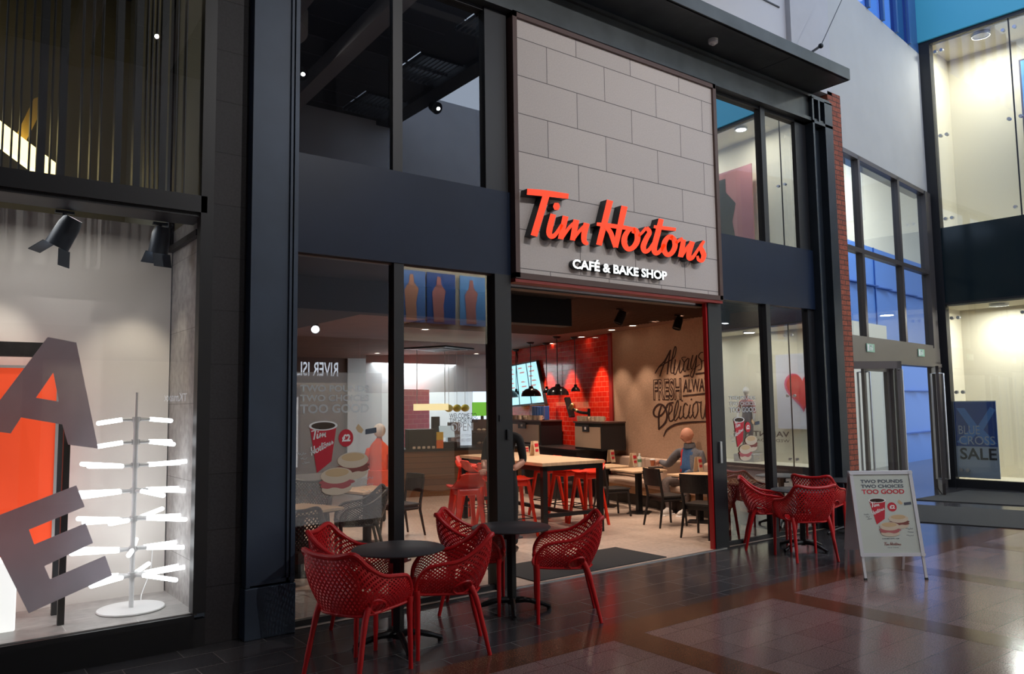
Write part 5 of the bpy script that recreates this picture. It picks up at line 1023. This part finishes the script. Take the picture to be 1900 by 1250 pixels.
mtext('lettering_always_small', 'ALWAYS', (485, 672), (830, 640), (492, 522), 'mural', bold=.02, shear=.1)
# ------------------------------------------------------------------ the seated man
def man():
    t = thing('person', 'bald older man in grey fleece and blue shirt seated on the bench with a cup', 'person', (0, 0, 0))
    fx = -.55; P = lambda px, py, dpt: CAMP+ray(px, py)*(dpt/1.0)       # dpt is distance along the lens axis
    hip = Vector((10.02, 8.46, .50)); 
    # joints read off the pose: seated, body turned to the left of the picture, right hand on the cup, knees forward
    hd = hip+Vector((-.05, .00, .735))
    nk = hd+Vector((.035, 0, -.145)); ch = hip+Vector((.0, 0, .42)); sp_ = hip+Vector((.0, 0, .18))
    fwd_ = Vector((-.97, -.12, 0)).normalized(); hf = Vector((-.74, .62, 0)).normalized(); left = Vector((-fwd_.y, fwd_.x, 0)); left = left if left.y < 0 else -left   # nearer shoulder towards the camera
    shN = ch+left*.20+Vector((0, 0, .05)); shF = ch-left*.20+Vector((0, 0, .05))
    cup = cu.location+Vector((.05, .0, .05)); elF = shF.lerp(cup, .5)+Vector((.05, .02, -.13)); wrF = cup+Vector((.10, -.03, .02))
    elN = shN+Vector((.02, -.03, -.27)); wrN = hip+fwd_*.26+left*.05+Vector((0, 0, .14))
    kn = Vector((9.55, 8.60, .52)); kn2 = Vector((9.66, 8.22, .53)); an = Vector((9.56, 8.52, .10)); an2 = Vector((9.66, 8.28, .09))
    V = [(*hip, (.20, .19)), (*sp_, (.21, .20)), (*ch, (.19, .215)), (*(nk+Vector((0, 0, -.03))), .085), (*(nk+Vector((-.01, 0, .04))), .070), (*shN, .085), (*elN, .068), (*wrN, .042), (*shF, .092), (*elF, .066), (*wrF, .040),
         (*(hip+left*.09+fwd_*.05), .105), (*kn2, .078), (*an2, .052), (*(hip-left*.09+fwd_*.05), .105), (*kn, .078), (*an, .052), (*(an2+fwd_*.13+Vector((0, 0, -.045))), .042), (*(an+fwd_*.13+Vector((0, 0, -.045))), .042)]
    E = [(0, 1), (1, 2), (2, 3), (3, 4), (2, 5), (5, 6), (6, 7), (2, 8), (8, 9), (9, 10), (0, 11), (11, 12), (12, 13), (0, 14), (14, 15), (15, 16), (13, 17), (16, 18)]
    mats = ['cloth_grey', 'skin', 'jeans', 'trainers', 'eye', 'lips', 'cloth_blue', 'redline']
    def ex(bm):
        for f in bm.faces:                                             # open fleece: blue shirt shows at the chest
            c = f.calc_center_median(); d = c-ch
            if f.material_index == 0 and -.42 < d.z < .12 and d.dot(fwd_) > .04 and -.11 < d.dot(left) < .09: f.material_index = 6
            elif f.material_index == 0 and -.45 < d.z < .14 and d.dot(fwd_) > .03 and -.145 < d.dot(left) <= -.11: f.material_index = 7
        head_into(bm, hd, .106, math.atan2(hf.y, hf.x), 1, 4, 5, .12)
        hand_into(bm, wrF, cup-wrF+Vector((0, 0, -.02)), (-.3, -.9, -.2), 1, .95, .75); hand_into(bm, wrN, fwd_+Vector((0, 0, -.3)), (0, 0, -1), 1, .95, .5)
    body('body', V, E, mats, [2, 0, 0, 1, 0, 0, 0, 0, 0, 0, 2, 2, 2, 2, 2, 2, 3, 3], t, ex)
    MB().lathe([(.098, -.04), (.094, .0), (.088, .028), (.080, .028), (.084, .0), (.086, -.04)], nk+Vector((.012, 0, -.012)), 28, Matrix.Rotation(-.12, 3, 'Y')).build('collar', 'cloth_grey', t, True)
    for a_, n_ in ((an2, 'shoe'), (an, 'shoe')):
        mb = MB(); T = Matrix.Translation((a_+fwd_*.07).xy.to_3d()) @ Matrix.Rotation(math.atan2(fwd_.y, fwd_.x), 4, 'Z')
        mb.sph((0, 0, 0), 1, (.145, .052, .055), 16); bmesh.ops.transform(mb.bm, matrix=T @ Matrix.Translation((0, 0, .05)), verts=mb.bm.verts); o = mb.build('shoe', 'trainers', t, True)
        mb = MB().b2((-.15, -.05, 0), (.14, .05, .025), .01); bmesh.ops.transform(mb.bm, matrix=T, verts=mb.bm.verts); mb.build('sole', 'wht', o)
    return t
man()
# woman in the orange coat at the counter, seen from behind
wx, wy = 5.75, 11.0
wo = thing('person', 'white-haired person in a long orange-red coat standing at the back, seen from behind', 'person', (wx, wy, 0), math.radians(50)); wo.scale = (.9, .9, .93)
V_ = [(0, 0, .82, (.15, .17)), (.0, 0, 1.05, (.14, .165)), (.03, 0, 1.24, (.12, .18)), (.06, 0, 1.34, .06), (.08, 0, 1.40, .05), (.02, .17, 1.22, .065), (.0, .21, 1.0, .055), (.10, .16, .86, .035), (.02, -.17, 1.22, .065), (.0, -.21, 1.0, .055), (.10, -.16, .86, .035), (0, .07, .55, (.14, .12)), (0, .08, .30, .055), (0, .08, .0, .05), (0, -.07, .55, (.14, .12)), (0, -.08, .30, .055), (0, -.08, .0, .05)]
def wex(bm): head_into(bm, Vector((.10, 0, 1.47)), .092, 0, 1, 2, 1, .3); hand_into(bm, (.10, .16, .86), (.5, 0, -.8), (0, -1, 0), 1, .85); hand_into(bm, (.10, -.16, .86), (.5, 0, -.8), (0, 1, 0), 1, .85)
body('body', V_, E_, ['coat', 'skin', 'bl_cloth'], [0, 0, 0, 1, 0, 0, 0, 0, 0, 0, 0, 2, 2, 0, 2, 2], wo, wex)
MB().sph((.075, 0, 1.50), .115, (1, .92, 1.0), 20).build('hair', 'hair', wo, True); MB().lathe([(.21, .50), (.20, .6), (.175, .85)], n=24).build('coat_skirt', 'coat', wo, True)
# member of staff mostly hidden by the left entrance post
ex_ = PZ(962, 1018, 0); st_ = thing('person', 'person in black clothes half hidden behind the left entrance post, bare forearm bent', 'person', (5.75, 7.75, 0), math.radians(-150))
V_ = [(0, 0, .92, (.12, .15)), (0, 0, 1.14, (.11, .14)), (0, 0, 1.36, (.11, .17)), (0, 0, 1.47, .06), (0, 0, 1.53, .05), (0, .21, 1.36, .06), (-.02, .25, 1.08, .05), (.20, .20, 1.0, .036), (0, -.21, 1.36, .06), (-.02, -.27, 1.08, .05), (.14, -.20, .98, .036), (0, .10, .85, .095), (0, .11, .47, .065), (-.02, .12, .08, .045), (0, -.10, .85, .095), (0, -.11, .47, .065), (-.02, -.12, .08, .045)]
def sex(bm): head_into(bm, Vector((.02, 0, 1.66)), .10, 0, 1, 2, 1); hand_into(bm, (.20, .20, 1.0), (1, -.3, 0), (0, -.2, -1), 1, .95); hand_into(bm, (.14, -.20, .98), (1, .3, 0), (0, 0, -1), 1, .95)
body('body', V_, E_, ['bl_cloth', 'skin', 'eye'], [0, 0, 0, 1, 0, 0, 1, 0, 0, 1, 0, 0, 0, 0, 0, 0], st_, sex)
MB().sph((-.015, 0, 1.70), .112, (1, .9, 1), 20).build('hair', 'darkbase', st_, True)
for s in (-1, 1): MB().sph((.05, s*.12, .04), 1, (.15, .05, .045), 14).build('shoe', 'black', st_, True)
# ================================================================== PROMOTION GRAPHICS
def ellp(cx, cy, rx, ry, n=28, a0=0, a1=2*math.pi, rot=0):
    o = []
    for i in range(n): a = a0+(a1-a0)*i/(n if a1-a0 > 6.2 else n-1); x, y = rx*math.cos(a), ry*math.sin(a); o.append((cx+x*math.cos(rot)-y*math.sin(rot), cy+x*math.sin(rot)+y*math.cos(rot)))
    return o
def flatpoly(nm, pts, T, z, m, parent, k): 
    mb = MB(); n_ = len(pts); vs = [mb.bm.verts.new(T @ Vector((u*k, v*k, z))) for u, v in pts]; mb.bm.faces.new(vs); return mb.build(nm, m, parent)
def wavy(cx, cy, rx, ry, amp, n=44, seed=1):
    random.seed(seed); ph = random.random()*6; return [(cx+(rx+amp*math.sin(7*a+ph))*math.cos(a), cy+(ry+amp*.6*math.sin(5*a+ph))*math.sin(a)) for a in [2*math.pi*i/n for i in range(n)]]
def promo(parent, T, k, txt=True, body=True, Z=.0006, greyink='pgrey'):
    """artwork in a frame 1 wide by 1.4 high times k: headline, cup, two filled muffins, price roundel"""
    if txt:
        for j, (s, m, y, h) in enumerate((('TWO POUNDS', greyink, 1.245, .062), ('TWO CHOICES', greyink, 1.155, .062), ('TOO GOOD', 'pred' if greyink == 'pgrey' else greyink, 1.045, .085))):
            text('headline', s, m, T @ Matrix.Translation((.12*k, y*k, Z)), .76*k, h*k, parent, bold=.03, space=1.0)
    if not body: return
    flatpoly('cup', [(.225, .93), (.515, .93), (.46, .60), (.305, .50)], T, Z, 'pred', parent, k)
    flatpoly('cup_rim', ellp(.37, .93, .155, .045), T, 2*Z, 'wht', parent, k); flatpoly('cup_coffee', ellp(.37, .93, .13, .033), T, 3*Z, 'coffee', parent, k)
    mb = MB(); logo_flat(mb, T @ Matrix.Translation((.255*k, .80*k, 3*Z)) @ Matrix.Rotation(.18, 4, 'Z'), .50*k, 1); logo_flat(mb, T @ Matrix.Translation((.12*k, .60*k, 3*Z)) @ Matrix.Rotation(.42, 4, 'Z'), .40*k, 2); mb.build('cup_script', 'wht', parent)
    flatpoly('price_roundel', ellp(.62, .81, .082, .082), T, Z, 'pred', parent, k); text('price', '£2', 'wht', T @ Matrix.Translation((.575*k, .775*k, 2*Z)), .095*k, .07*k, parent, bold=.05)
    for n_, (cx, cy, mt_) in enumerate(((.70, .565, 'bacon'), (.52, .43, 'pink'))):
        z = (2+n_*4)*Z
        flatpoly('muffin_base', ellp(cx, cy-.085, .165, .06), T, z, 'bun', parent, k); flatpoly('filling', wavy(cx+.0, cy-.035, .185, .05, .018, seed=n_), T, z+Z, mt_, parent, k)
        flatpoly('muffin_top', ellp(cx, cy+.035, .175, .075), T, z+2*Z, 'bun', parent, k); flatpoly('muffin_crust', ellp(cx, cy+.062, .13, .038), T, z+3*Z, 'bunt', parent, k)
    flatpoly('sleeve', [(.84, .885), (.97, .90), (.97, .85), (.84, .835)], T, Z, 'pgrey', parent, k); flatpoly('hand', [(.73, .90), (.76, .94), (.80, .90), (.82, .88), (.80, .85), (.76, .86)], T, Z, 'bunt', parent, k)
    mb = MB(); random.seed(8)
    for (x0, y0, w_) in ((.10, .68, .09), (.13, .64, .07), (.15, .60, .08), (.80, .42, .13), (.83, .36, .10), (.80, .30, .12)):
        p = [(x0+w_*i/9, y0+random.uniform(-.012, .012), .005) for i in range(10)]; Lf, Rt = ribbon(p, 3); stroke_solid(mb, [(a*k, b*k) for a, b in Lf], [(a*k, b*k) for a, b in Rt], T @ Matrix.Translation((0, 0, Z)), 0)
    mb.build('handwriting', greyink, parent)
# A-board
fl, frr = PZ(1606, 1076, 0), PZ(1717, 1075, 0)
xa = (frr-fl); xa.z = 0; wA_ = xa.length; xa.normalize(); back = Vector((-xa.y, xa.x, 0)); back = back if back.y > 0 else -back
ab = thing('pavement_sign', 'silver-framed A-board advertising a coffee and muffin offer, standing on the granite floor', 'sign', fl)
lean = .22
T = Matrix(((xa.x, back.x*math.sin(lean), -back.x*math.cos(lean), 0), (xa.y, back.y*math.sin(lean), -back.y*math.cos(lean), 0), (0, math.cos(lean), math.sin(lean), 0), (0, 0, 0, 1)))
Wf = wA_+.05; FH = 1.06; Z0 = .22; x0 = -.02
def ff(a, b, z0, z1, mb): mb.prism([(a[0], a[1]), (b[0], a[1]), (b[0], b[1]), (a[0], b[1])], T @ Matrix.Translation((0, 0, z0)), z1-z0); return mb
mb = MB(); fwid = .035
for a, b in (((x0, Z0), (x0+Wf, Z0+fwid)), ((x0, FH-fwid), (x0+Wf, FH)), ((x0, Z0+fwid), (x0+fwid, FH-fwid)), ((x0+Wf-fwid, Z0+fwid), (x0+Wf, FH-fwid))): ff(a, b, -.008, .014, mb)
mb.build('snap_frame', 'alu', ab)
mb = MB()
for x, y in ((x0+.018, Z0+.018), (x0+Wf-.018, Z0+.018), (x0+.018, FH-.018), (x0+Wf-.018, FH-.018)): mb.cyl(T @ Vector((x, y, .0)), T @ Vector((x, y, .018)), .022, n=16)
mb.build('corner_cap', 'alu', ab, True)
ff((x0+fwid, Z0+fwid), (x0+Wf-fwid, FH-fwid), -.006, .004, MB()).build('poster', 'poster', ab)
kk = min((Wf-2*fwid), (FH-Z0-2*fwid)/1.4); pw = Wf-2*fwid; ph = FH-Z0-2*fwid
Tp = T @ Matrix.Translation((x0+fwid, Z0+fwid, .005)) @ Matrix.Diagonal((pw/kk, ph/(1.4*kk), 1, 1))
promo(ab, Tp, kk)
text('small_print', 'AVAILABLE UNTIL 11AM', 'pgrey', Tp @ Matrix.Translation((.36*kk, .24*kk, .001)), .30*kk, .018*kk, ab, bold=.02)
mb = MB(); logo_flat(mb, Tp @ Matrix.Translation((.38*kk, .13*kk, .001)), .30*kk); mb.build('footer_script', 'bacon', ab); text('tagline', "IT'S TIME", 'pgrey', Tp @ Matrix.Translation((.44*kk, .085*kk, .001)), .19*kk, .015*kk, ab)
for x in (x0+.01, x0+Wf-.03): lg = ff((x, .0), (x+.025, Z0+.02), -.008, .006, MB()).build('leg', 'alu', ab); ff((x-.002, -.002), (x+.027, .018), -.01, .008, MB()).build('foot_cap', 'black', lg)
off_ = back*(2*FH*math.sin(lean)+.02)
T2 = Matrix(((xa.x, -back.x*math.sin(lean), back.x*math.cos(lean), off_.x), (xa.y, -back.y*math.sin(lean), back.y*math.cos(lean), off_.y), (0, math.cos(lean), math.sin(lean), 0), (0, 0, 0, 1)))
MB().prism([(x0, Z0), (x0+Wf, Z0), (x0+Wf, FH), (x0, FH)], T2, .012).build('rear_panel', 'alu', ab)
for x in (x0+.01, x0+Wf-.03): MB().prism([(x, 0), (x+.025, 0), (x+.025, Z0), (x, Z0)], T2, .014).build('leg', 'alu', ab)
MB().cyl(T @ Vector((x0+.05, FH-.01, -.02)), T @ Vector((x0+Wf-.05, FH-.01, -.02)), .012, n=10).build('hinge', 'steel', ab)
# the same offer as a translucent sticker on two panes
M['film'] = film('clear_film', (.75, .76, .76), .16); M['film2'] = film('white_film_ink', (.62, .68, .72), .6)
for px0, px1, pyt, pyb, lb_ in ((533, 703, 703, 932, 'large see-through sticker of a red cup and two muffins on the first café pane'), (1350, 1414, 728, 862, 'see-through cup and muffin sticker on the right-hand café glass')):
    a = PY(px0, pyb, Y0-.006); b = PY(px1, pyb, Y0-.006); c_ = PY(px0, pyt, Y0-.006); ws = thing('window_sticker', lb_, 'sticker', (a.x, Y0-.006, a.z))
    wk = b.x-a.x; hk = c_.z-a.z; kx = wk; Tw = frameXZ((0, 0, 0)) @ Matrix.Diagonal((1, 1, 1, 1))
    if px0 < 1000:
        MB().prism([(-.05, -.2), (wk+.03, -.2), (wk+.03, hk+.06), (-.05, hk+.06)], frameXZ((0, .004, 0)), .0003).build('film', 'film', ws)
    promo(ws, frameXZ((0, 0, -.0)) @ Matrix.Translation((0, -.28*wk if px0 < 1000 else -.28*wk, 0)) @ Matrix.Diagonal((1, (hk+.28*wk)/(1.36*wk), 1, 1)), wk, greyink='film2')
# mats at the doors
for (pa, pb, lb_) in (((1700, 906), (1700, 926), 'dark door mat directly in front of the entrance doors'), ((1700, 944), (1700, 966), 'second dark mat further from the entrance doors')): pass
def matquad(pts, nm, lb_): tag(MB().prism([(p.x, p.y) for p in pts], Matrix.Translation((0, 0, .001)), .012).build(nm, 'matt'), lb_, 'mat')
nD = Vector((math.cos(math.radians(DAZ)), -math.sin(math.radians(DAZ)))); dD = Vector((math.sin(math.radians(DAZ)), math.cos(math.radians(DAZ))))
def matrect(s0, s1, o0, o1, lb_):
    b_ = Vector(DA); q = [b_-dD*s0+nD*o0, b_-dD*s1+nD*o0, b_-dD*s1+nD*o1, b_-dD*s0+nD*o1]; matquad([v_.to_3d() for v_ in q], 'door_mat', lb_)
def mq4(pts, lb_): matquad(pts, 'door_mat', lb_)
pA, pB, pC, pD = PZ(1703, 937, 0), PZ(1900, 948.5, 0), PZ(1900, 982, 0), PZ(1706, 969, 0)
eA, eD = (pB-pA), (pC-pD); mq4([pA-eA*.5, pB+eA*.6, pC+eD*.6, pD-eD*.5], 'wide dark floor mat on the granite, the nearer of the two by the doors')
pA, pB = PZ(1703, 928, 0), PZ(1900, 939, 0); e = pB-pA
mq4([pA-e*.06, pB+e*.6, pB+e*.6+Vector((2.0, .0, 0)), pA-e*.06+Vector((2.15, .0, 0))], 'dark door mat against the entrance doors and the right-hand store')
# unseen floodlights added under the ceiling to brighten the sign and shop front
ml0 = None
for x, tx, pw in ((3.0, 3.8, 150), (5.6, 5.9, 780), (8.6, 9.2, 420)):
    loc = Vector((x, -1.4, 8.1)); lb_ = {3.0: 'added floodlight under the ceiling, brightening the café windows', 5.6: 'added floodlight under the ceiling, brightening the café sign', 8.6: 'added floodlight under the ceiling, nearest the entrance doors'}[x]
    t = thing('added_floodlight', lb_, 'floodlight', loc); dr = (Vector((tx, Y0, 3.6))-loc).normalized(); R = dr.to_track_quat('Z', 'Y').to_matrix()
    MB().lathe([(.001, -.15), (.10, -.15), (.13, .05), (.12, .05), (.11, .03)], (0, 0, 0), 20, R).build('head', 'frame', t, True); MB().cyl((0, 0, 0), (0, 0, .3), .015).build('stem', 'frame', t)
    spot('added_flood', loc+dr*.1, (tx, Y0, 3.6), pw, (1, .96, .93), 75, .8, .03)
